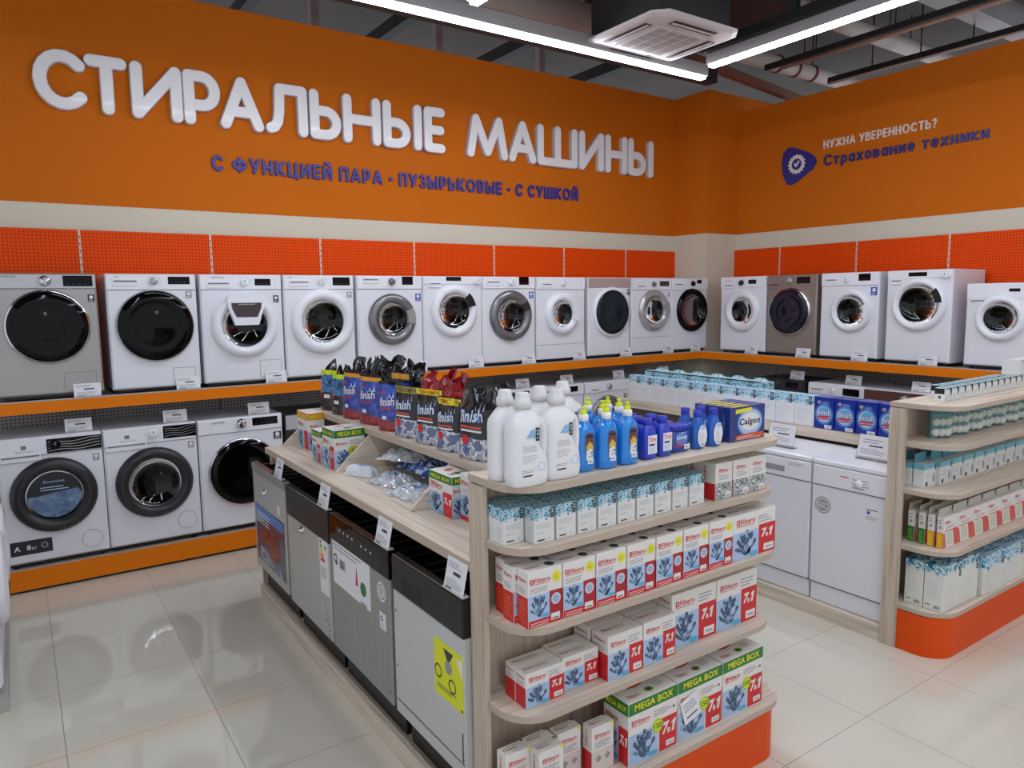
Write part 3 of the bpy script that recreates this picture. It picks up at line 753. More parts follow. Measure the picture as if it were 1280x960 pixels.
up(6.037, 6.628, 'white washing machine with black-ringed door, last before the corner', dict(x=6.361, z=1.744, R=.243, Rg=.175, ring=BLACKG, dark=1), ph=.13, knob=(.56, .06, .026, BLACKG), disp=(.68, .81, .02, .06), drawer=(.06, .3, .05))
XF = 6.535
def upr(y0, y1, lab, door, h=.8, **k):       # y0 > y1, fronts look along -X
    return washer(lab, (XF, (y0 + y1) / 2, ZU), FACE_L, y0 - y1, h, door=dict(door, x=(y0 + y1) / 2 - door['x'], z=door['z'] - ZU), group='front-loading washers on the upper shelf', **k)
upr(5.4, 4.81, 'white washing machine with white door, first right of the corner', dict(x=5.098, z=1.736, R=.222, Rg=.14, ring=WHITE2), ph=.12, line=False, knob=(.48, .065, .026, BLACK), disp=(.63, .8, .035, .08), drawer=(.1, .31, .07), brand=('SAMSUNG', .12, .05, RED))
upr(4.795, 4.222, 'champagne-grey washing machine with shiny dark door on the upper shelf', dict(x=4.518, z=1.732, R=.242, Rg=.225, ring=CHROME, glass='opaque', gm=mat('plum_glass', (30, 24, 38), .06, spec=.4)), body=BEIGES, line=False, knob=(.46, .055, .03, SILVERL), disp=(.61, .87, .025, .09), drawer=(.04, .26, .075, BLACK))
upr(4.178, 3.6, 'white washing machine with blue sticker right of the champagne one', dict(x=3.857, z=1.744, R=.2, Rg=.142, ring=WHITE2, handle=('sector', -25, 22, WHITE2)), d=.46, ph=.12, knob=(.47, .07, .02, WHITE2), disp=(.66, .86, .015, .08), drawer=(.08, .3, .045), sticker=(.92, .14, STICKBLUE, .06, .075))
upr(3.527, 2.97, 'deep white washing machine with black grip on its door, near the right wall', dict(x=3.24, z=1.804, R=.232, Rg=.168, ring=WHITE2, handle=('grip', 5, 42, BLACK)), d=.58, line=False, ph=.07, knob=(.9, .055, .024, WHITE2), disp=(.34, .62, .02, .055), drawer=(.06, .25, .07))
upr(2.857, 2.257, 'low compact white washing machine with small door, rightmost on the upper shelf', dict(x=2.595, z=1.695, R=.185, Rg=.125, ring=WHITE2), h=.672, d=.45, line=False, ph=.12, knob=(.93, .06, .022, WHITE2), disp=(.52, .65, .045, .07), drawer=(.05, .27, .12), vdrawer=True)
ZL = .1905
def lo(x0, x1, lab, door, h=.84, **k):
    return washer(lab, ((x0 + x1) / 2, YF, ZL), 0, x1 - x0, h, door=dict(door, x=door['x'] - (x0 + x1) / 2, z=door['z'] - ZL), group='front-loading washers on the lower shelf', **k)
lo(-.15, .446, 'white washing machine with jeans picture film behind its black-ringed door', dict(x=.148, z=.633, R=.252, Rg=.165, ring=DARKP, dark=1, bulge=.05), ph=.12, knob=(.54, .06, .03, BLACKG), drawer=(.02, .4, .1), filt=('disc', .83, .1, .06), extra=l1extra, sticker=(.93, .15, STICKGREY))
lo(.452, 1.055, 'white washing machine with charcoal-ringed clear door on the lower shelf', dict(x=.760, z=.623, R=.254, Rg=.172, ring=DARKP, bulge=.05), ph=.12, knob=(.52, .055, .028, WHITE2), drawer=(.02, .45, .1), filt=('disc', .84, .12, .063), extra=blackpanel(.63, 1, .01, .1), sticker=(.93, .14, STICKGREY))
lo(1.065, 1.688, 'white washing machine with solid black door, right end of lower row in view', dict(x=1.38, z=.612, R=.262, Rg=.25, ring=CHROME, glass='opaque'), ph=.11, knob=(.5, .05, .034, CHROME), disp=(.63, .94, .015, .075), brand=('SAMSUNG', .16, .035), sticker=(.93, .14, STICKDARK, .06, .06))
lo(1.71, 2.3, 'dark grey washing machine with silver control panel behind the island', dict(x=2.0, z=.612, R=.24, Rg=.2, ring=SILVERD, glass='opaque'), h=.82, body=DARKGREY, panel=SILVERL, ph=.12, knob=(.55, .055, .026, CHROME))
lo(3.57, 4.16, 'white washing machine on lower shelf behind the white jugs, left one', dict(x=3.86, z=.62, R=.22, Rg=.15, ring=WHITE2), knob=(.53, .055, .024, WHITE2), disp=(.68, .86, .02, .075), drawer=(.08, .32))
lo(4.175, 4.77, 'white washing machine on lower shelf behind the white jugs, right one', dict(x=4.47, z=.62, R=.22, Rg=.15, ring=WHITE2), knob=(.3, .055, .026, DARKGREY), disp=(.68, .86, .02, .075), drawer=(.08, .25))
lo(4.782, 5.41, 'white washing machine on lower shelf with silver door behind the blue bottles', dict(x=5.09, z=.64, R=.24, Rg=.15, ring=SILVERD), knob=(.52, .06, .027, SILVERL), drawer=(.12, .3, .06), sticker=(.9, .15, STICKDARK))
lo(5.43, 6.02, 'white washing machine on lower shelf behind the wave-print boxes', dict(x=5.72, z=.62, R=.22, Rg=.15, ring=WHITE2), knob=(.53, .055, .024, WHITE2), drawer=(.08, .32))
def lor(y0, y1, lab, x=6.55, **k):
    door = k.pop('door', dict(z=.62, R=.22, Rg=.15, ring=WHITE2))
    return washer(lab, (x, (y0 + y1) / 2, ZL), FACE_L, y0 - y1, .84, door=dict(door, x=0, z=door['z'] - ZL), group='front-loading washers on the lower shelf', **k)
lor(4.93, 4.33, 'dark graphite washing machine on the lower shelf under the right wall', body=DARKGREY, panel=DARKP, knob=(.5, .05, .025, DARKP), disp=(.65, .88, .02, .08), door=dict(z=.62, R=.24, Rg=.2, ring=DARKP, glass='opaque'))
lor(4.29, 3.69, 'white washing machine with black display on lower shelf, beside the graphite one', knob=(.45, .06, .026, WHITE2), disp=(.62, .9, .03, .1), drawer=(.06, .3, .04))
lor(3.67, 3.07, 'white washing machine with brown control panel, low under the right wall', x=6.48, panel=BROWNTOP, knob=(.63, .06, .028, CHROME), disp=(.8, .95, .03, .09), ph=.12)
# row seen edge-on at the far left
tag(MB().box(-.76, -.15, 4.0, 5.32, 0, .0645, METALW).build('display_plinth'), 'low grey plinth under the washers facing the aisle', 'plinth')
for i, y0 in enumerate((4.35, 4.97)):
    washer(['nearer', 'farther'][i] + ' white washing machine facing the aisle, seen edge-on beside the floor', (-.165, y0, .1), FACE_R, .6, .85, .55, door=dict(x=0, z=.45, R=.24, Rg=.16, ring=WHITE2), knob=(.5, .06, .025, WHITE2), drawer=(.06, .3), group='washers facing the aisle')

# ------------------------------------------------------------------ price tags
def mk_tag(w=.16, h=.09, stand=True):
    def f():
        t = bpy.data.objects.new('price_tag', None); COL.objects.link(t)
        q = MB(); tl = rad(12); c, s = math.cos(tl), math.sin(tl)
        P = lambda a, b_, e=0.: (a, b_ * s - e, b_ * c)
        q.add([P(-w / 2, 0), P(w / 2, 0), P(w / 2, h), P(-w / 2, h)] + [P(-w / 2, 0, -.002), P(w / 2, 0, -.002), P(w / 2, h, -.002), P(-w / 2, h, -.002)], [(0, 1, 2, 3), (4, 7, 6, 5), (0, 4, 5, 1), (3, 2, 6, 7), (0, 3, 7, 4), (1, 5, 6, 2)], PAPER)
        q.lines(P, -w * .42, w * .3, h * .72, h * .92, 3, INK, .0005); q.rect(P, -w * .12, w * .25, h * .52, h * .62, INKD, .0005); q.lines(P, -w * .42, w * .42, h * .12, h * .4, 4, INK, .0005); q.rect(P, -w * .4, -w * .1, h * .06, h * .1, INKD, .0005)
        q.build('card', t)
        MB().box(-w / 2 - .002, w / 2 + .002, -.004, .022, 0, .006, mat('tag_base', (200, 204, 208), .2, coat=.3)).build('holder', t)
        return t
    return f
PT = Proto(mk_tag()); GT = 'white price tags on the shelves'
UT = [(.385, 'silver leftmost'), (1.02, 'all-black-door'), (1.655, 'small-hatch'), (2.24, 'fourth'), (2.89, 'blue-sticker grey-door'), (3.475, 'black-grip high-door'), (4.07, 'dark grey-door seventh'), (4.7, 'plain no-display'), (5.34, 'pinkish-panel'), (5.975, 'silver-door'), (6.42, 'last before the corner')]
for x, who in UT:
    if who in ('fourth',): continue
    PT.put((x, 5.642, 1.277), 0, f'white price tag on upper shelf edge by the {who} washer', 'price tag', GT)
for y, who in ((4.96, 'white first right of the corner'), (4.34, 'champagne-grey'), (3.75, 'blue-sticker right-row'), (3.13, 'deep black-grip')):
    PT.put((6.51, y, 1.277), FACE_L, f'white price tag on upper shelf edge by the {who} washer', 'price tag', GT)
for x, who in ((.32, 'jeans-film'), (.93, 'charcoal-ringed'), (1.53, 'solid black-door'), (2.95, 'hidden'), (4.05, 'left jug-side'), (4.6, 'right jug-side'), (5.31, 'low silver-door'), (5.99, 'wave-box')):
    if who == 'hidden': continue
    PT.put((x, 5.72, ZL + (.842)), 0, f'white price tag standing on top of the {who} lower washer', 'price tag', GT)
for y, x, who in ((4.93, 6.62, None), (4.47, 6.62, 'graphite'), (3.86, 6.62, 'black-display'), (3.2, 6.56, 'brown-panel')):
    if who: PT.put((x, y, ZL + .842), FACE_L, f'white price tag standing on top of the {who} lower washer', 'price tag', GT)

# ------------------------------------------------------------------ the two display gondolas
SHZ = [1.335, 1.13, .88, .577, .247]
def rounded(x0, x1, y0, y1, r, n=8):
    """shelf outline with its two front (-Y) corners rounded"""
    p = [(x1, y1), (x0, y1)]
    p += [(x0 + r - r * math.cos(PI / 2 * i / n), y0 + r - r * math.sin(PI / 2 * i / n)) for i in range(n + 1)]
    p += [(x1 - r + r * math.sin(PI / 2 * i / n), y0 + r - r * math.cos(PI / 2 * i / n)) for i in range(n + 1)]
    return p
def shelfmesh(x0, x1, y0, y1, r, z0, z1):
    q = MB(); p = rounded(x0, x1, y0, y1, r); n = len(p)
    q.add([(a, c, z1) for a, c in p], [tuple(range(n))], OAK_X); q.add([(a, c, z0) for a, c in p], [tuple(range(n))], OAK_X)
    q.add([(a, c, z0) for a, c in p] + [(a, c, z1) for a, c in p], [(i, (i + 1) % n, n + (i + 1) % n, n + i) for i in range(n)], OAKEDGE)
    return q
def gondola(label, xl, xr, yp, fronts, R=.13):
    t = thing('display_gondola', label, 'shelf unit')
    MB().box(xl + .02, xr - .02, yp + .065, yp + .085, 0, 1.305, OAK_Z).build('end_back_panel', t)
    MB().box(xl, xl + .02, yp, yp + .085, 0, 1.305, OAK_Z).build('side_board', t)
    MB().box(xr - .02, xr, yp, yp + .085, 0, 1.305, OAK_Z).build('side_board', t)
    for z, yf in zip(SHZ, fronts):
        full = z > 1.3
        a, c = (xl, xr) if full else (xl + .012, xr - .012 if z > .3 else xr + .02)
        shelfmesh(a, c, yf, yp + .065 if not full else yp + .085, R, z - .024, z).build('end_shelf', t)
    q = MB(); p = rounded(xl + .012, xr, fronts[-1] + .012, yp, R - .01, 12); n = len(p)
    q.add([(a, c, 0) for a, c in p] + [(a, c, .219) for a, c in p], [(i, (i + 1) % n, n + (i + 1) % n, n + i) for i in range(n)], ORANGE_BASE)
    q.build('orange_base', t)
    return t
t = gondola('near oak-look island shelf unit with rounded end shelves and orange base', 1.19, 2.53, 1.915, (1.725, 1.742, 1.722, 1.742, 1.705))
MB().box(1.185, 2.53, 1.998, 4.62, .06, .097, OAK_Y).build('base_deck', t)
MB().box(1.185, 1.205, 1.998, 4.62, 0, .06, OAK_Y).build('plinth', t)
MB().box(1.205, 2.53, 4.6, 4.62, 0, .06, OAK_X).build('plinth', t)
q = MB().box(1.19, 2.53, 2.0, 4.36, 1.0, 1.035, OAK_Y); q.box(1.188, 1.19, 2.0, 4.36, 1.0, 1.034, OAKEDGE); q.build('countertop', t)
MB().box(1.215, 2.45, 4.34, 4.358, .93, 1.0, OAK_Z).build('end_board', t)
MB().box(1.205, 2.45, 4.603, 4.62, .097, .235, OAK_Z).build('low_end_board', t)
MB().box(1.76, 1.78, 2.0, 4.34, .097, 1.212, mat('back_panel_dark', (104, 94, 86), .7)).build('centre_panel', t)
q = MB().box(1.475, 2.05, 2.0, 4.36, 1.212, 1.24, OAK_Y); q.box(1.473, 1.475, 2.0, 4.36, 1.212, 1.239, OAKEDGE); q.build('raised_shelf', t)
for y in (4.336, 3.476, 2.637):
    MB().prism([(1.285, 1.036), (1.75, 1.036), (1.75, 1.211), (1.485, 1.211)], y - .009, y + .009, OAK_X, lambda u, v_, s: (u, s, v_)).build('divider', t)
t = gondola('far oak-look shelf unit with rounded end shelves at the right aisle', 3.79, 5.75, 1.915, (1.675, 1.675, 1.675, 1.675, 1.675), .15)
MB().box(3.8, 5.7, 2.0, 4.75, .05, .085, OAK_Y).build('base_deck', t)
MB().box(3.8, 3.82, 2.0, 4.75, 0, .05, OAK_Y).build('plinth', t)
MB().box(4.29, 4.95, 2.0, 4.62, .965, 1.03, OAK_Y).build('raised_shelf', t)
MB().box(4.36, 4.38, 2.0, 4.62, .085, .965, mat('back_panel_dark', (104, 94, 86), .7)).build('centre_panel', t)

# ------------------------------------------------------------------ island built-in dishwashers
def dishwasher(lab, y0, y1, x, front_m, ctrl_m, ctrl_h, extra, zb=.25, zt=.905, topm=None):
    w = y0 - y1; t = thing('built_in_dishwasher', lab, 'dishwasher', (x, (y0 + y1) / 2, zb), FACE_L, 'built-in dishwashers on the island'); X = w / 2; h = zt - zb
    MB().box(-X, X, 0, .03, 0, h - ctrl_h, front_m, .003).build('door', t)
    q = MB().box(-X, X, -.004, .035, h - ctrl_h, h, ctrl_m, .004)
    q.box(-X + .004, X - .004, .0, .03, h, h + .003, topm or CHROME)
    q.build('control_panel', t)
    q = MB().box(-X + .01, -X + .03, .035, .5, .0, h - .02, BLACK); q.box(X - .03, X - .01, .035, .5, 0, h - .02, BLACK); q.box(-X + .03, X - .03, .48, .5, 0, h - .02, BLACK); q.box(-X + .03, X - .03, .035, .5, 0, .02, BLACK); q.box(-X + .03, X - .03, .035, .06, 0, h - .05, DARKP)
    q.build('tub', t)
    q = MB()
    for k in range(7): q.tube([(-X + .05 + k * (w - .1) / 6, .07, h - .06), (-X + .05 + k * (w - .1) / 6, .46, h - .06)], .003, mat('rack_grey', (74, 82, 74), .5), 6)
    for yy in (.07, .25, .46): q.tube([(-X + .04, yy, h - .063), (X - .04, yy, h - .063)], .006, MATS['rack_grey'], 6)
    q.build('rack_grille', t)
    for i, (sx, sy) in enumerate(((-1, .2), (1, .2), (-1, .44), (1, .44))):
        MB().lathe([(.022, .0985 - zb), (.018, 0)], (sx * (X - .06), sy, 0), BLACK, 'z', 10, True, (True, True)).build('foot', t)
    MB().box(-X + .01, X - .01, .06, .075, .0985 - zb, -.001, BLACK).build('shade_sheet', t)  # black sheet standing in for the shade beneath the dishwasher
    Fd = lambda a, c, e=0.: (a, -e, c); Fc = lambda a, c, e=0.: (a, -.004 - e, c)
    extra(t, X, h, Fd, Fc)
    return t
def sticker(t, name, F, a0, a1, c0, c1, m, fn=None, lab=None):
    q = MB(); q.add([F(a0, c0, .0006), F(a1, c0, .0006), F(a1, c1, .0006), F(a0, c1, .0006), F(a0, c0, 0), F(a1, c0, 0), F(a1, c1, 0), F(a0, c1, 0)], [(0, 1, 2, 3), (0, 1, 5, 4), (1, 2, 6, 5), (2, 3, 7, 6), (3, 0, 4, 7)], m)
    if fn: fn(q, lambda a, c, e=0.: F(a, c, .0008 + e))
    q.build(name, t, label=lab)
def knobby(t, F, a, c):
    p = F(a, c, 0); MB().lathe([(.022, 0), (.022, -.006), (.014, -.012), (.012, -.02), (0, -.022)], p, CHROME, 'y', 20).build('lock_knob', t)
def dw1(t, X, h, Fd, Fc):
    knobby(t, Fd, -.06, h - .14)
    def pr(q, F):
        q.rect(F, -X + .04, X - .05, .34, .4, MBLUE, .0002); q.lines(F, -X + .05, X - .2, .3, .38, 4, PAPER, .0006)
        q.poly(F, [(-.12, .3), (.02, .27), (.16, .28), (.2, .16), (.1, .12), (-.02, .14), (-.1, .2)], noisemat('print_wine', [(.35, (60, 16, 24)), (.6, (150, 40, 44)), (.75, (210, 90, 60))], 16., .3, 0, 4, 1.5), .0003)
        q.poly(F, [(-.2, .16), (-.05, .14), (.05, .1), (.2, .12), (.22, .06), (-.22, .06)], noisemat('print_glassware', [(.35, (60, 70, 96)), (.55, (150, 160, 178)), (.75, (220, 224, 230))], 20., .3, 0, 4, 1.5), .0004)
    sticker(t, 'poster', Fd, -X + .03, X - .03, .055, .41, mat('print_navy', (36, 52, 92), .25, coat=.3), pr, 'navy poster with red and glass picture')
    sticker(t, 'round_sticker', Fd, X - .15, X - .1, h - .22, h - .17, PAPER)
def dw2(t, X, h, Fd, Fc):
    knobby(t, Fd, -.07, h - .19)
    def pr(q, F):
        for k, mm in enumerate((GREEN, GREENL, YELLOW, ORANGEP, RED)): q.rect(F, X - .125, X - .105 + .01 * k, .47 - .022 * k, .487 - .022 * k, mm, .0002)
        q.lines(F, X - .13, X - .04, .3, .36, 4, INK); q.rect(F, X - .06, X - .045, .45, .47, INKD)
    sticker(t, 'energy_label', Fd, X - .14, X - .02, .22, .52, PAPER, pr, 'tall white energy label')
    q = MB()
    for a, c in ((X - .08, .12), (X - .055, .1), (X - .075, .085), (X - .05, .075), (X - .03, .05), (-X + .03, .17), (-X + .045, .15), (-X + .05, .13), (X - .05, .02), (X - .03, .015)): q.disc(Fd, a, c, .006, BLACK, .0006, 8)
    q.build('screw_hole_marking', t)
def dw3(t, X, h, Fd, Fc):
    q = MB(); q.rect(Fc, -.24, .26, h - .115, h - .035, BLACK, .0002)
    for k in range(4): q.rect(Fc, -.2 + k * .05, -.188 + k * .05, h - .055, h - .045, PAPER)
    for k in range(3): q.rect(Fc, .05 + k * .05, .062 + k * .05, h - .06, h - .05, PAPER)
    for k in range(9): q.rect(Fc, -.22 + k * .052, -.2 + k * .052, h - .11, h - .075, DARKP)
    q.build('button_markings', t)
    def pr(q, F):
        q.lines(F, -X + .04, X - .24, .5, .535, 2, INK)
        q.ring(F, -X + .065, .455, .012, .022, INKD, .0002); q.rect(F, -X + .06, -X + .09, .425, .437, INKD, .0003); q.rect(F, -X + .115, -X + .18, .42, .465, INK, .0002); q.lines(F, -X + .12, -X + .175, .425, .46, 3, INKD, .0004, .4)
        q.poly(F, [(X - .36, .4), (X - .33, .4), (X - .345, .49)], RED, .0002); q.disc(F, X - .275, .405, .032, GREEN, .0002); q.rect(F, X - .31, X - .24, .33, .345, PINKFILM, .0002)
    sticker(t, 'leaflet', Fd, -X + .03, X - .2, .33, .555, PAPER, pr, 'white paper leaflet with red and green signs')
    q = MB(); q.ring(Fd, X - .085, .46, .034, .042, PAPER); q.ring(Fd, X - .085, .46, .018, .026, PAPER); q.lines(Fd, X - .105, X - .065, .445, .475, 3, PAPER); q.build('round_emblem_print', t)
    sticker(t, 'small_sticker', Fd, X - .11, X - .05, .3, .37, PAPER, lambda q, F: q.ring(F, X - .088, .345, .006, .012, INKD).lines(F, X - .1, X - .06, .31, .325, 2, INK))
    q = MB(); q.disc(Fd, X - .03, .05, .006, BLACK, .0006, 8); q.disc(Fd, X - .03, .3, .004, BLACK, .0006, 8); q.disc(Fd, -X + .02, .05, .004, BLACK, .0006, 8); q.build('screw_hole_marking', t)
def dw4(t, X, h, Fd, Fc):
    def pr(q, F):
        q.poly(F, [(.13, .43), (.165, .38), (.2, .43)], INKD, .0002); q.disc(F, .165, .37, .025, INK, .0003, 14); q.ring(F, .09, .33, .02, .026, INKD); q.ring(F, .19, .31, .02, .026, INKD); q.lines(F, .08, .24, .27, .29, 2, INKD)
        q.poly(F, [(.22, .43), (.262, .43), (.262, .36)], PAPER, .0005)
    sticker(t, 'warning_sticker', Fd, .06, .265, .24, .45, mat('sticker_yellow', (222, 226, 20), .4), pr, 'bright yellow warning sticker')
    q = MB(); q.rect(Fd, -X + .01, X - .01, .055, .06, BLACK)
    for a, c in ((X - .02, .4), (X - .02, .25), (-X + .02, .43), (-X + .02, .2), (X - .02, .07)): q.disc(Fd, a, c, .006, BLACK, .0006, 8)
    q.rect(Fd, X - .025, X - .017, .075, .17, BLACK); q.build('screw_hole_marking', t)
    q = MB()
    for k in range(16): q.rect(Fc, -X + .12 + k * .022, -X + .124 + k * .022, h - .06, h - .03, DARKP)
    q.rect(Fc, -.18, -.02, h - .13, h - .07, BLACKG, .0005)
    q.build('handle_marking', t)
dishwasher('stainless built-in dishwasher with navy poster, farthest on the island', 4.6, 3.96, 1.17, STEEL, STEELD, .05, dw1, topm=BROWNTOP)
dishwasher('built-in dishwasher with black panel and tall energy label', 3.9, 3.265, 1.165, STEEL, BLACK, .16, dw2)
dishwasher('grey built-in dishwasher with brown-edged button panel and paper leaflet', 3.245, 2.585, 1.165, STEELD, BLACKG, .12, dw3, topm=BROWNTOP)
dishwasher('built-in dishwasher with pale grey front and yellow sticker, nearest on the island', 2.555, 2.005, 1.165, LSTEEL, BLACK, .14, dw4)
TP = Proto(mk_tag(.13, .11))
for i, (y, who) in enumerate(((4.05, 'navy-poster'), (3.33, 'energy-label'), (2.65, 'leaflet'), (2.07, 'yellow-sticker'))):
    o = TP.put((1.163, y, .91), FACE_L, f'white price tag on the {who} dishwasher below the counter edge', 'price tag', 'price tags on the built-in dishwashers')

# ------------------------------------------------------------------ white freestanding dishwashers
def freestanding(lab, y0, y1, extra=None):
    w = y0 - y1; X = w / 2; t = thing('freestanding_dishwasher', lab, 'dishwasher', (3.825, (y0 + y1) / 2, .088), FACE_L, 'white freestanding dishwashers'); h = .86
    MB().box(-X, X, .02, .45, .0, h - .03, WHITE, .003).build('body', t)
    MB().box(-X, X, -.004, .455, h - .03, h, WHITE2, .006).build('worktop', t)
    q = MB().box(-X + .002, X - .002, 0, .02, .115, h - .155, WHITE, .004); q.build('door', t)
    q = MB().box(-X + .002, X - .002, -.004, .02, h - .15, h - .034, WHITE2, .004); Fp = lambda a, c, e=0.: (a, -.004 - e, c)
    q.rect(Fp, -X, X, h - .154, h - .15, SEAM, 0)
    q.build('control_panel', t)
    MB().box(-X + .004, X - .004, .012, .03, .0, .105, WHITE, .003).rect(lambda a, c, e=0.: (a, .0195, c), -X, X, .105, .115, BLACK).build('kick_panel', t)
    if extra: extra(t, X, h, Fp)
    return t
def fs1(t, X, h, Fp):
    q = MB(); q.rect(Fp, -.05, .0, h - .08, h - .074, RED); q.lines(Fp, .02, .12, h - .13, h - .07, 4, INK); q.build('button_markings', t)
    MB().lathe([(.022, -.004), (.02, -.018), (0, -.02)], (.06, 0, h - .1), WHITE2, 'y', 24).build('knob', t)
    q = MB(); Fd = lambda a, c, e=0.: (a, -e, c); q.disc(Fd, -.155, h - .27, .05, STICKGREY, .0004, 28); q.ring(Fd, -.155, h - .27, .036, .041, PAPER, .0006); q.lines(Fd, -.185, -.125, h - .285, h - .25, 3, PAPER, .0006); q.build('round_sticker', t)
    q = MB(); q.rect(Fd, .1, .19, h - .3, h - .22, PAPER, .0004); q.rect(Fd, .105, .17, h - .235, h - .23, INKD, .0006); q.disc(Fd, .12, h - .25, .01, STICKBLUE, .0006, 12); q.lines(Fd, .105, .18, h - .29, h - .265, 3, INK, .0006); q.build('info_sticker', t)
def fs2(t, X, h, Fp):
    MB().box(-.1, .12, -.006, -.003, h - .12, h - .085, INK).build('handle', t)
    q = MB(); q.lines(Fp, .14, .26, h - .07, h - .05, 2, INK); q.build('button_markings', t)
freestanding('narrow white dishwasher with round grey sticker beside the far end shelves', 2.455, 2.003, fs1)
freestanding('wide white dishwasher with slot handle, half hidden by the near shelves', 3.06, 2.467, fs2)
freestanding('white dishwasher farthest along the far unit, only its top showing', 3.68, 3.075)
def mk_holder():
    t = bpy.data.objects.new('price_holder', None); COL.objects.link(t)
    q = MB(); P = lambda a, b_, e=0.: (a, b_ * .25 - e, b_ * .97)
    q.add([P(-.1, 0), P(.1, 0), P(.1, .15), P(-.1, .15), P(-.1, 0, -.003), P(.1, 0, -.003), P(.1, .15, -.003), P(-.1, .15, -.003)], [(0, 1, 2, 3), (4, 7, 6, 5), (0, 4, 5, 1), (3, 2, 6, 7), (0, 3, 7, 4), (1, 5, 6, 2)], ACRYL); q.build('acrylic_stand', t)
    q = MB(); q.add([P(-.095, .02, .0006), P(.095, .02, .0006), P(.095, .145, .0006), P(-.095, .145, .0006)], [(0, 1, 2, 3)], PAPER); q.lines(P, -.07, .05, .1, .13, 2, INK, .001); q.rect(P, -.03, .05, .08, .088, INKD, .001); q.lines(P, -.08, .08, .035, .07, 4, INK, .001); q.build('card', t)
    MB().box(-.1, .1, -.002, .05, 0, .003, ACRYL).build('stand_base', t)
    return t
HP = Proto(mk_holder)
HP.put((4.0, 2.2, .949), FACE_L, 'clear acrylic price holder on the narrow white dishwasher', 'price holder', 'acrylic price holders')
HP.put((3.93, 2.76, .949), FACE_L, 'clear acrylic price holder on the wide white dishwasher', 'price holder', 'acrylic price holders')

# ------------------------------------------------------------------ cartons
def carton(name, w, d, h, body, prints, faces=None):
    def f():
        q = MB(); q.box(-w / 2, w / 2, -d / 2, d / 2, 0, h, body, .0015)
        prints(q, w, d, h)
        return q.build(name)
    return Proto(f)
def fill_front(q, w, d, h, m, z0, z1): q.rect(front(d), -w / 2 + .0008, w / 2 - .0008, z0 + .0008, z1 - .0008, m, .0003)
def fill_left(q, w, d, h, m, z0, z1): q.rect(left(w), -d / 2 + .0008, d / 2 - .0008, z0 + .0008, z1 - .0008, m, .0003)
def fill_right(q, w, d, h, m, z0, z1): q.rect(right(w), -d / 2 + .0008, d / 2 - .0008, z0 + .0008, z1 - .0008, m, .0003)
def logo(q, F, a, c, w):      # red tile with script beside it
    k = w * .2
    q.rect(F, a, a + k * .85, c, c + k, RED, .0009); q.rect(F, a + k * .3, a + k * .55, c + k * .2, c + k * .8, CARTON, .0012)
    q.text(F, 'Filtero', a + k * 1.0, c, w - k * 1.0, k, RED, .0009, .015, .1)
    q.rect(F, a, a + w * .94, c - k * .32, c - k * .2, RED, .0009)
def cutlery(q, F, a0, a1, c0, c1):
    """picture of glasses, plates and cutlery on a pale ground"""
    q.rect(F, a0, a1, c0, c1, PBLUE, .0005)
    W, H = a1 - a0, c1 - c0; mx = a0 + W * .5; bz = c0 + H * .12
    for i, (an, ln) in enumerate(((-48, .5), (-36, .72), (-22, .84), (-9, .74), (3, .88), (15, .78), (26, .84), (40, .62))):
        t = rad(an); ex, ez = mx + math.sin(t) * max(H * ln * .62, W * .55), bz + math.cos(t) * H * ln
        r = W * .034; nx, nz = math.cos(t) * r, -math.sin(t) * r
        q.poly(F, [(mx - nx * .8, bz - nz), (mx + nx * .8, bz + nz), (ex + nx * 1.6, ez + nz * 1.6), (ex, ez + r * 1.5), (ex - nx * 1.6, ez - nz * 1.6)], DISHD if i % 2 else DISH, .0007 + .0001 * i)
    q.disc(F, mx, bz + H * .14, W * .2, DISH, .0014, 18, H * .15); q.disc(F, mx - W * .14, bz + H * .36, W * .1, DISH, .00155, 14, H * .1); q.disc(F, mx + W * .16, bz + H * .4, W * .1, PBLUE, .0016, 14, H * .12)
    q.disc(F, a0 + W * .22, c0 + H * .12, W * .2, PBLUE, .0015, 16, H * .11); q.disc(F, a1 - W * .2, c0 + H * .1, W * .18, SKYB, .0015, 16, H * .09)
def p_red(q, w, d, h):
    F = front(d)
    cutlery(q, F, -w / 2 + .001, w * .12, h * .13, h * .57)
    q.rect(F, w * .12, w / 2 - .001, 0.001, h * .58, REDD, .0005); q.rect(F, -w / 2 + .001, w / 2 - .001, .001, h * .13, RED, .0006)
    q.disc(F, w * .31, h * .42, w * .14, CARTON, .0007, 22); q.disc(F, w * .31, h * .42, w * .125, PBLUE, .0009, 22); q.ring(F, w * .31, h * .42, w * .04, w * .07, STICKGREY, .0011)
    q.disc(F, w * .33, h * .82, w * .13, YELLOW, .0008); q.lines(F, w * .26, w * .4, h * .79, h * .85, 3, GREENL, .001, .35)
    logo(q, F, -w * .44, h * .78, w * .58); q.lines(F, -w * .44, w * .2, h * .62, h * .72, 3, INK, .0006)
    q.lines(F, -w * .44, w * .1, h * .025, h * .11, 2, CARTON, .0009, .3); q.rect(F, w * .16, w * .42, h * .05, h * .17, CARTON, .0012); q.rect(F, w * .2, w * .38, h * .07, h * .09, INKD, .0014)
    L = left(w); fill_left(q, w, d, h, RED, 0, h * .55); q.lines(L, -d * .35, d * .35, h * .1, h * .5, 7, ORANGEP, .0006, .16); q.lines(L, -d * .35, d * .35, h * .6, h * .72, 3, INK, .0006); q.text(L, 'Filtero', -d * .36, h * .8, d * .7, h * .07, RED, .0006, .015)
    fill_right(q, w, d, h, RED, 0, h * .55)
    T = top(h); q.text(T, 'Filtero', -w * .4, -d * .1, w * .35, d * .25, REDD, .0005, .015); q.disc(T, w * .28, 0, d * .28, INKD, .0005, 16)
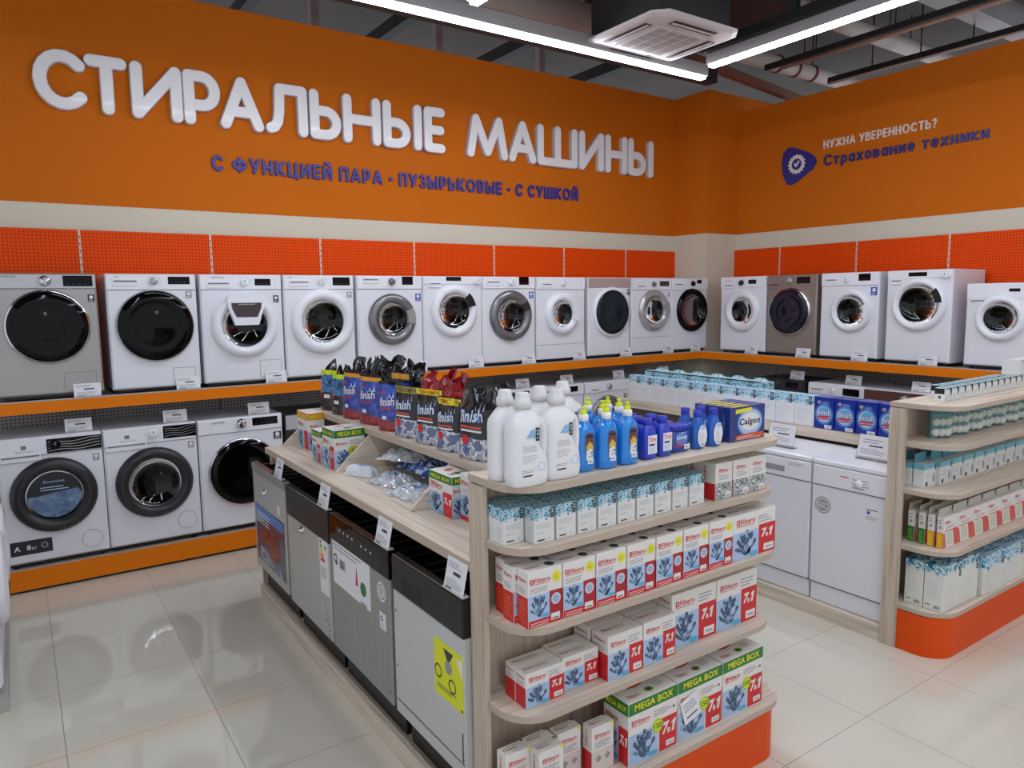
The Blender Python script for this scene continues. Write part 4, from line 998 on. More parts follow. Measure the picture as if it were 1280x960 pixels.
def seven(q, F, a0, c0, w, h, m=CARTON):
    q.text(F, '7', a0, c0, w * .42, h, m, .0012, .05, .2); q.text(F, 'в', a0 + w * .4, c0, w * .2, h * .42, m, .0012, .04)
    q.poly(F, [(a0 + w * .7, c0), (a0 + w * .88, c0), (a0 + w * 1.02, c0 + h), (a0 + w * .9, c0 + h), (a0 + w * .66, c0 + h * .74), (a0 + w * .69, c0 + h * .66), (a0 + w * .8, c0 + h * .7)], m, .0012)
def p_seven(q, w, d, h, small=False):
    F = front(d)
    cutlery(q, F, -w / 2 + .001, w * .1, .001, h * .6)
    q.rect(F, w * .1, w / 2 - .001, .001, h * .66, RED, .0005); seven(q, F, w * .15, h * .36, w * .28, h * .2)
    q.rect(F, w * .22, w * .46, h * .05, h * .2, CARTON, .0012); q.rect(F, w * .27, w * .42, h * .1, h * .13, INK, .0014)
    logo(q, F, -w * .42, h * .76, w * .42); q.lines(F, w * .08, w * .42, h * .72, h * .9, 3, INK, .0006)
    L = left(w); fill_left(q, w, d, h, RED, 0, h * .6); q.lines(L, -d * .3, d * .3, h * .12, h * .5, 6, REDD, .0006, .2); q.text(L, 'Filtero', -d * .36, h * .82, d * .7, h * .08, RED, .0006, .015); q.lines(L, -d * .35, d * .35, h * .64, h * .76, 3, INK, .0006)
    fill_right(q, w, d, h, RED, 0, h * .6)
    T = top(h); q.text(T, 'Filtero', -w * .42, -d * .05, w * .3, d * .22, REDD, .0005, .015); q.lines(T, -w * .1, w * .3, -d * .1, d * .2, 3, INK, .0005)
def p_mega(q, w, d, h):
    F = front(d); bz = h * .8
    q.rect(F, -w / 2 + .001, w / 2 - .001, bz, h - .001, GREEN, .0004); q.text(F, 'MEGA BOX', -w * .38, bz + h * .045, w * .78, h * .11, YELLOW, .0009, .02)
    cutlery(q, F, -w / 2 + .001, w * .1, .001, h * .48)
    q.rect(F, w * .12, w / 2 - .004, .001, h * .54, RED, .0005); seven(q, F, w * .17, h * .26, w * .29, h * .2)
    q.rect(F, w * .26, w * .44, h * .05, h * .14, CARTON, .0012); q.rect(F, w * .3, w * .41, h * .08, h * .1, INK, .0014)
    q.disc(F, w * .08, h * .46, h * .115, LIME, .0016, 26); q.ring(F, w * .08, h * .46, h * .095, h * .102, GREEN, .0018); q.text(F, '150', w * .01, h * .415, w * .15, h * .09, INKD, .0018, .02)
    logo(q, F, -w * .44, h * .63, w * .36); q.lines(F, 0, w * .38, h * .62, h * .74, 3, INK, .0006); q.disc(F, w * .42, h * .66, w * .022, INKD, .0006, 10)
    L = left(w); q.rect(L, -d / 2 + .001, d / 2 - .001, bz, h - .001, GREEN, .0004); q.text(L, 'MEGA BOX', -d * .42, bz + h * .05, d * .84, h * .09, YELLOW, .0009, .02)
    cutlery(q, L, -d / 2 + .001, d * .12, .001, h * .5); q.rect(L, d * .12, d / 2 - .001, .001, h * .58, RED, .0005); seven(q, L, d * .15, h * .3, d * .32, h * .16); logo(q, L, -d * .42, h * .64, d * .5)
    fill_right(q, w, d, h, GREEN, bz, h); fill_right(q, w, d, h, RED, 0, h * .5)
    T = top(h); q.text(T, 'Filtero', -w * .38, -d * .32, w * .2, d * .16, REDD, .0005, .015); q.disc(T, w * .04, -d * .22, d * .16, GREENL, .0005, 18, d * .12); q.disc(T, w * .04, -d * .22, d * .1, INKD, .0007, 18, d * .07)
    q.poly(T, [(-w * .25, d * .12), (-w * .05, d * .26), (w * .2, d * .22), (w * .05, d * .1), (-w * .1, d * .06)], RED, .0005); q.lines(T, w * .18, w * .4, -d * .2, d * .05, 3, INK, .0005)
def p_salt(q, w, d, h):
    F = front(d); q.rect(F, -w / 2 + .001, w / 2 - .001, .001, h * .46, CRYST, .0004); q.rect(F, w * .08, w * .42, h * .04, h * .2, CARTON, .0008); q.rect(F, w * .14, w * .38, h * .07, h * .1, INK, .001)
    logo(q, F, -w * .3, h * .76, w * .56); q.lines(F, -w * .3, w * .4, h * .54, h * .7, 3, INK, .0006)
    L = left(w); fill_left(q, w, d, h, RED, 0, h * .46); q.text(L, 'Filtero', -d * .2, h * .55, h * .36, d * .3, RED, .0006, .015, 0, PI / 2)
    fill_right(q, w, d, h, REDD, 0, h * .46)
    T = top(h); q.disc(T, w * .4, -d * .4, w * .06, INKD, .0006, 8)
def p_small(q, w, d, h):
    F = front(d); q.rect(F, -w / 2 + .001, w / 2 - .001, .001, h * .48, mat('print_pinkish', (214, 200, 196), .5), .0004)
    for k in range(2): q.ring(F, -w * .2 + w * .4 * k, h * .3, w * .1, w * .13, INKD, .0007, 4); q.disc(F, -w * .2 + w * .4 * k, h * .3, w * .07, INK, .0008, 6)
    logo(q, F, -w * .36, h * .76, w * .66); q.lines(F, -w * .36, w * .35, h * .54, h * .7, 4, INKD, .0006, .25)
    q.poly(F, [(w * .3, h * .99), (w * .49, h * .99), (w * .49, h * .9)], YELLOW, .0006)
    L = left(w); fill_left(q, w, d, h, RED, 0, h * .48); q.text(L, 'Filtero', d * .05, h * .56, h * .36, d * .24, RED, .0006, .015, 0, PI / 2)
    fill_right(q, w, d, h, RED, 0, h * .48)
    T = top(h); q.text(T, 'Filtero', -w * .4, -d * .1, w * .5, d * .2, REDD, .0005, .015); q.disc(T, w * .43, d * .38, w * .05, INKD, .0006, 8); q.lines(T, -w * .4, w * .4, d * .18, d * .35, 2, INK, .0005)
def tag2(q, F, a, c, w, h):   # black vertical tag with a curled white mark
    q.rect(F, a, a + w, c, c + h, LOGOB, .0009); q.text(F, '2', a + w * .2, c + h * .45, w * .6, h * .42, CARTON, .0012, .03); q.rect(F, a + w * .25, a + w * .75, c + h * .15, c + h * .3, INK, .0012)
def p_wave(q, w, d, h):
    F = front(d); tag2(q, F, w * .3, h * .68, w * .16, h * .3)
    q.lines(F, -w * .42, w * .4, h * .42, h * .58, 4, INK, .0006, .2); q.lines(F, -w * .42, w * .1, h * .26, h * .34, 2, INK, .0006, .2); q.rect(F, -w * .36, w * .0, h * .07, h * .11, INKD, .0006); q.ring(F, w * .22, h * .12, w * .05, w * .06, INK, .0006)
    L = left(w); q.lines(L, -d * .35, d * .35, h * .1, h * .5, 7, INK, .0006, .12)
TEALS = [(30, 110, 140), (88, 168, 196), (178, 216, 228)]
WAVE_S = wavemat('wave_small', .70, .115, (224, 224, 222), TEALS, .55)
WAVE_M = wavemat('wave_mid', .72, .21, (226, 228, 230), [(50, 140, 180), (120, 190, 220), (196, 224, 236)], 1.)
WAVE_B = wavemat('wave_big', .84, .245, (222, 222, 216), [(18, 104, 140), (70, 160, 190), (190, 220, 230)], 1.3)
WAVE_B2 = wavemat('wave_big_two', .66, .215, (220, 220, 214), [(30, 120, 170), (90, 170, 210), (200, 226, 236)], 1.2)
FULLTEAL = wavemat('wave_full', .25, .25, (220, 228, 228), [(60, 140, 160), (130, 190, 205), (200, 224, 226)], .9)

G2, ISL = 'island', 'near island'
# shelf two: small wave-print cartons, ten columns deep in rows
PW = carton('wave_carton', .079, .044, .115, WAVE_S, p_wave)
for r in range(4):
    for k in range(10):
        x = 1.253 if k == 0 else 1.337 + .0885 * (k - 1)
        y = (1.83 if k == 0 else 1.78) + .022 + r * .0455
        if y > 1.956: continue
        lab = f'{ORD[k + 1]} small wave-print carton from the left, ' + ('front row' if r == 0 else f'{ORD[r + 1]} row back') + ', second shelf of the island'
        PW.put((x, y, 1.13), RND.uniform(-.015, .015), lab, 'carton', 'small wave-print cartons on the island shelf')
PS = carton('salt_carton', .098, .06, .142, CARTON, p_salt)
for r in range(3):
    for k, x in enumerate((2.182, 2.287, 2.386)):
        lab = f'{["left", "middle", "right"][k]} white carton with grey crystals, ' + ['front row', 'second row', 'back row'][r] + ', right end of the second island shelf'
        PS.put((x, 1.8 + .063 * r, 1.13), RND.uniform(-.02, .02), lab, 'carton', 'white crystal-print cartons')
PR_ = carton('red_carton', .133, .06, .182, CARTON, p_red)
for r in range(3):
    for k in range(7):
        x = 1.31 + .1385 * k - (.012 * (r == 1 and k == 0)); y = 1.772 + .062 * r
        lab = f'{ORD[k + 1]} red-and-white tablet carton with yellow disc from the left, ' + ['front row', 'second row', 'back row'][r] + ', third island shelf'
        PR_.put((x, y, .88), RND.uniform(-.012, .012), lab, 'carton', 'red-and-white cartons on the third island shelf')
P7L = carton('seven_carton', .262, .07, .18, CARTON, p_seven)
for r in range(2): P7L.put((2.345 - .0 * r, 1.782 + .074 * r, .88), 0, 'wide red-and-white 7в1 carton at the right end of the third island shelf, ' + ['front', 'behind'][r], 'carton', 'wide 7в1 cartons')
P7 = carton('seven_carton', .158, .058, .118, CARTON, p_seven)
for r in range(2): P7.put((1.353, 1.832 + .061 * r, .577), 0, 'low 7в1 carton at the far left of the fourth island shelf, ' + ['front', 'rear'][r] + ' one', 'carton', 'low 7в1 cartons on the fourth island shelf')
for r in range(2): P7.put((1.516, 1.846 + .061 * r, .577), 0, 'low 7в1 carton second from left on the fourth island shelf, ' + ['front', 'rear'][r] + ' one', 'carton', 'low 7в1 cartons on the fourth island shelf')
P7B = carton('seven_carton', .165, .085, .162, CARTON, p_seven)
P7B.put((1.685, 1.818, .577), 0, 'mid-sized 7в1 carton in the middle of the fourth island shelf, left one', 'carton', 'mid-sized 7в1 cartons')
P7B.put((1.858, 1.822, .577), 0, 'mid-sized 7в1 carton in the middle of the fourth island shelf, right one', 'carton', 'mid-sized 7в1 cartons')
P7B.put((1.68, 1.912, .577), 0, 'mid-sized 7в1 carton behind the left one, fourth island shelf', 'carton', 'mid-sized 7в1 cartons')
P7B.put((1.855, 1.914, .577), 0, 'mid-sized 7в1 carton behind the right one, fourth island shelf', 'carton', 'mid-sized 7в1 cartons')
P7C = carton('seven_carton', .248, .075, .215, CARTON, p_seven)
for k, x in enumerate((2.07, 2.322)):
    for r in range(2): P7C.put((x, 1.842 + .078 * r, .577), 0, f'tall {["left", "right"][k]} 7в1 carton at right of the fourth island shelf, ' + ['front', 'rear'][r] + ' one', 'carton', 'tall 7в1 cartons')
PMG = carton('mega_carton', .247, .13, .235, CARTON, p_mega)
for k, x in enumerate((1.797, 2.047, 2.298)): PMG.put((x, 1.812, .247), 0, f'{["left", "middle", "right"][k]} green-banded MEGA BOX carton on the bottom island shelf', 'carton', 'green-banded big cartons on the bottom shelf')
PMG.put((1.735, 1.91 + .035, .247), 0, 'green-banded MEGA BOX carton half hidden behind the left one', 'carton', 'green-banded big cartons on the bottom shelf') if False else None
t = MB(); t.add([(a, -.001 - .012 * math.sin(c * 20), c) for a, c in ((-.04, 0), (.035, .015), (.045, .1), (-.03, .09))], [(0, 1, 2, 3)], PAPER)
q = MB(); F_ = lambda a, c, e=0.: (a, -e, c)
q.box(-.045, .045, -.002, 0, 0, .1, PAPER); q.lines(lambda a, c, e=0.: (a, -.002 - e, c), -.035, .035, .05, .09, 3, INK); q.rect(lambda a, c, e=0.: (a, -.002 - e, c), -.03, .03, .02, .026, INKD)
o = q.build('paper_slip', None, (2.0, 1.741, .32)); o.rotation_euler = (0, rad(-18), 0); tag(o, 'tilted white paper slip stuck to the middle green-banded carton', 'paper slip')
PSM = carton('small_carton', .102, .05, .17, CARTON, p_small)
for x, y, w_ in ((1.265, 1.864, 'leftmost'), (1.364, 1.812, 'second, standing forward,'), (1.478, 1.858, 'third'), (1.593, 1.815, 'fourth'), (1.365, 1.868, 'second, rear,')):
    PSM.put((x, y, .247), 0, f'{w_} small white-and-red carton from the left on the bottom island shelf', 'carton', 'small cartons on the bottom island shelf')
def red_bag():
    q = MB(); N = 24; rings = []
    for z, rx, ry in ((0, .035, .02), (.02, .045, .03), (.1, .05, .033), (.2, .05, .03), (.25, .046, .022), (.28, .03, .012)):
        rings.append([(rx * math.cos(2 * PI * i / N), ry * math.sin(2 * PI * i / N), z) for i in range(N)])
    q.loft(rings, mat('bag_red', (190, 24, 30), .2, coat=.4)); return q.build('red_pouch')
tag(red_bag(), 'glossy red pouch peeking out behind the right green-banded carton', 'pouch').location = (2.40, 1.925, .249)

# ------------------------------------------------------------------ top shelf of the island
def jug():
    t = bpy.data.objects.new('white_jug', None); COL.objects.link(t)
    N = 40
    def ring(z, x0, x1, d, ex=3.2):
        cx, hw, r = (x0 + x1) / 2, (x1 - x0) / 2, []
        for i in range(N):
            a = 2 * PI * i / N; c, s = math.cos(a), math.sin(a)
            r.append((cx + hw * math.copysign(abs(c) ** (2 / ex), c), d * math.copysign(abs(s) ** (2 / ex), s), z))
        return r
    q = MB()
    prof = [(0, -.062, .062, .036), (.004, -.067, .067, .04), (.03, -.069, .069, .042), (.06, -.068, .067, .041), (.085, -.067, .064, .041), (.108, -.067, .044, .041), (.125, -.066, .036, .041), (.16, -.066, .034, .041), (.178, -.066, .04, .04), (.192, -.064, .05, .037), (.205, -.058, .044, .033), (.218, -.046, .03, .029), (.23, -.034, .014, .023), (.236, -.034, .012, .022)]
    q.loft([ring(z, a, b_, d, 3.2 if z < .2 else 2.2) for z, a, b_, d in prof], HDPE)
    q.build('bottle', t)
    pts = [(.05, 0, .07), (.056, 0, .1), (.057, 0, .135), (.055, 0, .165), (.049, 0, .186), (.036, 0, .198)]
    q = MB(); rings = []
    for i, p in enumerate(pts):
        a = Vector(pts[max(i - 1, 0)]); c = Vector(pts[min(i + 1, len(pts) - 1)]); dd = (c - a).normalized(); nn = Vector((dd.z, 0, -dd.x))
        rings.append([tuple(Vector(p) + nn * .013 * math.cos(2 * PI * k / 14) + Vector((0, .027, 0)) * math.sin(2 * PI * k / 14)) for k in range(14)])
    q.loft(rings, HDPE); q.build('handle', t)
    q = MB().lathe([(.023, .234), (.0285, .2345), (.0275, .258), (.0235, .26), (.021, .279), (.017, .283), (0, .283)], (-.011, 0, 0), CAPCLEAR, 'z', 28); q.build('cap', t)
    F = lambda a, c, e=0.: (a, -.0412 - e, c); q = MB()
    for k in range(6): q.poly(F, [(-.03 + .005 * k, .148 - .003 * (k % 2)), (-.022 + .005 * k, .15), (-.004 + .004 * k, .175 - .002 * (k % 3)), (-.01 + .004 * k, .172)], SKYB if k % 2 else PBLUE, .0004 + .0001 * k)
    tag2(q, F, .008, .138, .012, .04)
    q.lines(F, -.04, .025, .108, .128, 4, INK, .0006, .25); q.lines(F, -.04, .02, .075, .1, 4, INK, .0006, .2); q.lines(F, -.045, .0, .045, .055, 2, mat('print_brown', (150, 110, 100), .5), .0006, .3); q.rect(F, -.04, -.005, .032, .037, INKD, .0006)
    q.ring(F, .03, .058, .0125, .0138, SKYB); q.ring(F, .01, .052, .006, .0068, SKYB)
    q.build('label_print', t)
    return t
PJ = Proto(jug)
for (x, y, r), lab in (((1.262, 1.772, 0), 'white handled detergent jug, front left on the island top shelf'), ((1.262, 1.868, 0), 'white handled detergent jug behind the front-left one, at the shelf corner'), ((1.399, 1.782, 0), 'white handled detergent jug, second in the front row beside blue bottles'),
                     ((1.401, 1.874, 0), 'white handled detergent jug in the back row, left one'), ((1.54, 1.928, 0), 'white handled detergent jug in the back row, next to blue bottles')):
    PJ.put((x, y, 1.335), r, lab, 'detergent jug', 'white detergent jugs')
BLIQ = mat('liquid_blue', (24, 132, 220), .1, coat=.5); BLIQ2 = mat('liquid_deep_blue', (34, 62, 190), .15, coat=.4); CAPB = mat('cap_blue', (20, 46, 170), .35); CAPY = mat('cap_yellow', (214, 228, 30), .4)
def sup(N, hw, d, z, ex=2.6):
    r = []
    for i in range(N):
        a = 2 * PI * i / N; c, s = math.cos(a), math.sin(a); r.append((hw * math.copysign(abs(c) ** (2 / ex), c), d * math.copysign(abs(s) ** (2 / ex), s), z))
    return r
def dishb():
    t = bpy.data.objects.new('dish_soap_bottle', None); COL.objects.link(t)
    MB().loft([sup(28, a, b_, z) for z, a, b_ in ((0, .034, .02), (.005, .04, .025), (.03, .041, .026), (.06, .038, .025), (.09, .038, .025), (.115, .04, .026), (.135, .038, .025), (.15, .028, .021), (.16, .017, .015), (.166, .012, .012))], BLIQ).build('bottle', t)
    MB().lathe([(.0125, .164), (.0165, .165), (.0165, .184), (.012, .187), (0, .187)], (0, 0, 0), mat('cap_white', (236, 236, 236), .35), 'z', 22).build('collar', t)
    MB().lathe([(.011, .187), (.012, .197), (.0065, .2), (.006, .207), (.008, .209), (.007, .213), (0, .213)], (0, 0, 0), CAPY, 'z', 18).build('nozzle', t)
    F = lambda a, c, e=0.: (a, -.0268 - e, c); q = MB()
    q.poly(F, [(-.012, .045), (.018, .045), (.02, .12), (.012, .128), (-.006, .128), (-.014, .12)], mat('label_brown', (112, 60, 46), .35), .0003)
    q.poly(F, [(-.01, .045), (.016, .045), (.018, .085), (.004, .1), (-.011, .085)], mat('label_gold', (214, 180, 70), .35), .0006); q.rect(F, -.011, .017, .112, .121, mat('label_navy', (26, 26, 70), .35), .0006)
    q.poly(F, [(-.012, .04), (.016, .04), (.016, .068), (.004, .078), (-.012, .066)], noisemat('label_splash', [(.4, (40, 60, 90)), (.5, (230, 232, 236)), (.7, (236, 238, 240))], 120., .4), .0009); q.rect(F, -.006, .018, .026, .044, PAPER, .0012); q.rect(F, -.002, .013, .032, .035, INKD, .0014)
    q.build('label_print', t)
    return t
PD = Proto(dishb)
for (x, y), lab in (((1.512, 1.797), 'blue dish-soap bottle with yellow nozzle, front row left'), ((1.6, 1.785), 'blue dish-soap bottle with yellow nozzle, front row middle'), ((1.695, 1.785), 'blue dish-soap bottle with yellow nozzle, front row right'),
                  ((1.657, 1.945), 'blue dish-soap bottle farthest back'), ((1.648, 1.857), 'blue dish-soap bottle between the front-middle and front-right ones'), ((1.732, 1.925), 'blue dish-soap bottle at the back right'), ((1.722, 1.856), 'blue dish-soap bottle behind the front-right one')):
    PD.put((x, y, 1.335), 0, lab, 'dish soap bottle', 'blue dish-soap bottles')
def tiret():
    t = bpy.data.objects.new('blue_gel_bottle', None); COL.objects.link(t)
    MB().loft([sup(24, a, b_, z, 3.6) for z, a, b_ in ((0, .027, .021), (.004, .031, .024), (.085, .031, .024), (.1, .029, .022), (.112, .022, .018), (.12, .017, .015))], BLIQ2).build('bottle', t)
    MB().lathe([(.0185, .119), (.0195, .121), (.0185, .142), (0, .143)], (0, 0, 0), CAPB, 'z', 22).build('cap', t)
    F = front(.0485); q = MB(); q.rect(F, -.018, .026, .02, .085, PAPER, .0003); q.text(F, 'Tiret', -.015, .062, .038, .017, mat('print_orange_red', (214, 60, 30), .4), .0006, .02); q.rect(F, -.012, .014, .048, .055, mat('print_navy2', (26, 40, 110), .4), .0006); q.lines(F, -.014, .02, .024, .044, 3, PBLUE, .0006, .5); q.build('label_print', t)
    return t
PTI = Proto(tiret)
for (x, y), lab in (((1.803, 1.80), 'blue gel bottle with white label, front left of the pair'), ((1.883, 1.805), 'blue gel bottle with white label, front right of the pair'), ((1.812, 1.856), 'blue gel bottle behind the front-left gel bottle'), ((1.886, 1.862), 'blue gel bottle behind the front-right gel bottle'), ((1.835, 1.912), 'blue gel bottle at the very back beside the soap bottles')):
    PTI.put((x, y, 1.335), 0, lab, 'gel bottle', 'blue gel bottles with white labels')
def tub():
    t = bpy.data.objects.new('blue_tub', None); COL.objects.link(t)
    q = MB().loft([sup(28, a, b_, z, 5) for z, a, b_ in ((0, .043, .027), (.004, .046, .029), (.08, .048, .031))], mat('tub_blue', (26, 60, 150), .25, coat=.3)); q.build('tub', t)
    MB().loft([sup(28, a, b_, z, 5) for z, a, b_ in ((.08, .051, .033), (.096, .051, .033), (.1, .046, .029))], CAPB).build('lid', t)
    F = front(.0605); q = MB(); q.disc(F, 0, .05, .03, MBLUE, .0004, 20, .026); q.text(F, 'Somat', -.026, .048, .052, .016, PAPER, .0008, .02); q.lines(F, -.035, .02, .02, .042, 3, RED, .0007, .4); q.rect(F, .012, .042, .01, .028, PAPER, .001); q.rect(F, .018, .036, .016, .019, INKD, .0012); q.build('label_print', t)
    return t
PTU = Proto(tub)
PTU.put((1.975, 1.825, 1.335), 0, 'blue lidded tub beside the gel bottles, front one', 'tub', 'blue lidded tubs'); PTU.put((1.97, 1.9, 1.335), 0, 'blue lidded tub beside the gel bottles, rear one', 'tub', 'blue lidded tubs')
def oval():
    t = bpy.data.objects.new('rinse_aid_bottle', None); COL.objects.link(t)
    MB().loft([sup(26, a, b_, z, 2.3) for z, a, b_ in ((0, .025, .018), (.005, .03, .021), (.045, .034, .024), (.075, .032, .023), (.1, .024, .019), (.115, .017, .015), (.12, .015, .0145))], mat('bottle_blue', (24, 96, 190), .2, coat=.4)).build('bottle', t)
    MB().lathe([(.016, .119), (.0165, .143), (0, .144)], (0, 0, 0), CAPB, 'z', 22).build('cap', t)
    F = lambda a, c, e=0.: (a, -.0245 - e, c); q = MB(); q.disc(F, 0, .05, .025, PAPER, .0006, 24, .042); q.poly(F, [(-.016, .074), (.012, .074), (.018, .09), (.002, .092)], PBLUE, .0009); q.lines(F, -.014, .016, .025, .065, 6, INK, .0009, .2); q.rect(F, -.01, .008, .017, .02, INKD, .0009); q.build('label_print', t)
    return t
PO = Proto(oval)
for (x, y), lab in (((2.075, 1.81), 'blue rinse-aid bottle with oval white label, front left'), ((2.16, 1.808), 'blue rinse-aid bottle with oval white label, front right'), ((2.085, 1.88), 'blue rinse-aid bottle with oval label, rear left'), ((2.168, 1.875), 'blue rinse-aid bottle with oval label, rear right')):
    PO.put((x, y, 1.335), 0, lab, 'rinse aid bottle', 'blue rinse-aid bottles')
def p_calgon(q, w, d, h):
    F = front(d); q.disc(F, w * .07, h * .52, w * .37, MBLUE, .0004, 26, h * .42); q.disc(F, w * .07, h * .52, w * .33, PBLUE, .0006, 26, h * .37); q.disc(F, w * .07, h * .54, w * .26, CARTON, .0007, 24, h * .26)
    q.text(F, 'Calgon', -w * .25, h * .4, w * .6, h * .25, mat('print_deep_navy', (16, 26, 90), .35), .001, .03, .1)
    q.poly(F, [(-w * .36, h * .03), (w * .47, h * .03), (w * .47, h * .18), (w * .1, h * .2), (-w * .3, h * .17)], mat('print_brick', (206, 84, 50), .4), .0008); q.lines(F, -w * .3, w * .4, h * .05, h * .16, 2, CARTON, .001, .3); q.poly(F, [(-w * .35, h * .8), (w * .12, h * .86), (w * .1, h * .95), (-w * .35, h * .93)], YELLOW, .0008)
    L = left(w); q.text(L, 'Calgon', -d * .2, h * .2, h * .6, d * .35, MBLUE, .0006, .02, 0, PI / 2)
    T = top(h); q.rect(T, -w * .4, w * .1, -d * .42, d * .1, YELLOW, .0005); q.rect(T, w * .18, w * .4, -d * .3, d * .2, MBLUE, .0005)
PC = carton('softener_carton', .212, .034, .135, mat('calgon_blue', (26, 44, 122), .3, coat=.3), p_calgon)
for r in range(5): PC.put((2.352, 1.815 + .0355 * r, 1.335), 0, f'{ORD[r + 1]} dark blue softener carton from the front, standing in file at the island\'s top right', 'carton', 'dark blue softener cartons')

# ------------------------------------------------------------------ pouches
def pouchmat(name, top_, mid, bot, h, zt=.86, zb=.3):
    m, n, l = new(name); b = bsdf(n, l, .22, spec=.5, coat=.35); g = G(n, l)
    v, x, y, z = g.xyz(); f = g.m('ADD', g.m('DIVIDE', z, h), g.m('MULTIPLY', g.m('SUBTRACT', g.noise(v, 14, 2), .5), .16))
    nz = g.noise(v, 26, 4, 1.2)
    mc = g.ramp(nz, [(.42, mid[0]), (.6, mid[1])]); bc = g.ramp(nz, [(.38, bot[0]), (.5, bot[1]), (.58, bot[2])], len(bot) > 2)
    c = g.mix(g.m('LESS_THAN', f, zb), mc, bc); c = g.mix(g.m('GREATER_THAN', g.m('DIVIDE', z, h), zt), c, lin(top_))
    l.new(c, b.inputs['Base Color']); return m
PMB = pouchmat('pouch_black', (16, 14, 18), ((10, 9, 14), (22, 18, 26)), ((96, 104, 140), (212, 214, 220), (158, 162, 174)), .24, .88, .36)
PMU = pouchmat('pouch_blue', (20, 20, 34), ((22, 40, 130), (50, 86, 190)), ((150, 30, 36), (120, 20, 30), (180, 50, 40)), .26, .9, .2)
PMN = pouchmat('pouch_navy', (18, 18, 24), ((16, 36, 84), (70, 140, 200)), ((20, 20, 30), (26, 20, 34), (60, 24, 40)), .27, .8, .4)
PMK = pouchmat('pouch_plain_black', (14, 13, 17), ((12, 12, 16), (26, 24, 32)), ((14, 14, 20), (20, 20, 28), (24, 24, 34)), .26)
PMR = pouchmat('pouch_red', (150, 20, 30), ((150, 22, 34), (196, 50, 56)), ((110, 16, 26), (140, 20, 30), (90, 14, 24)), .25)
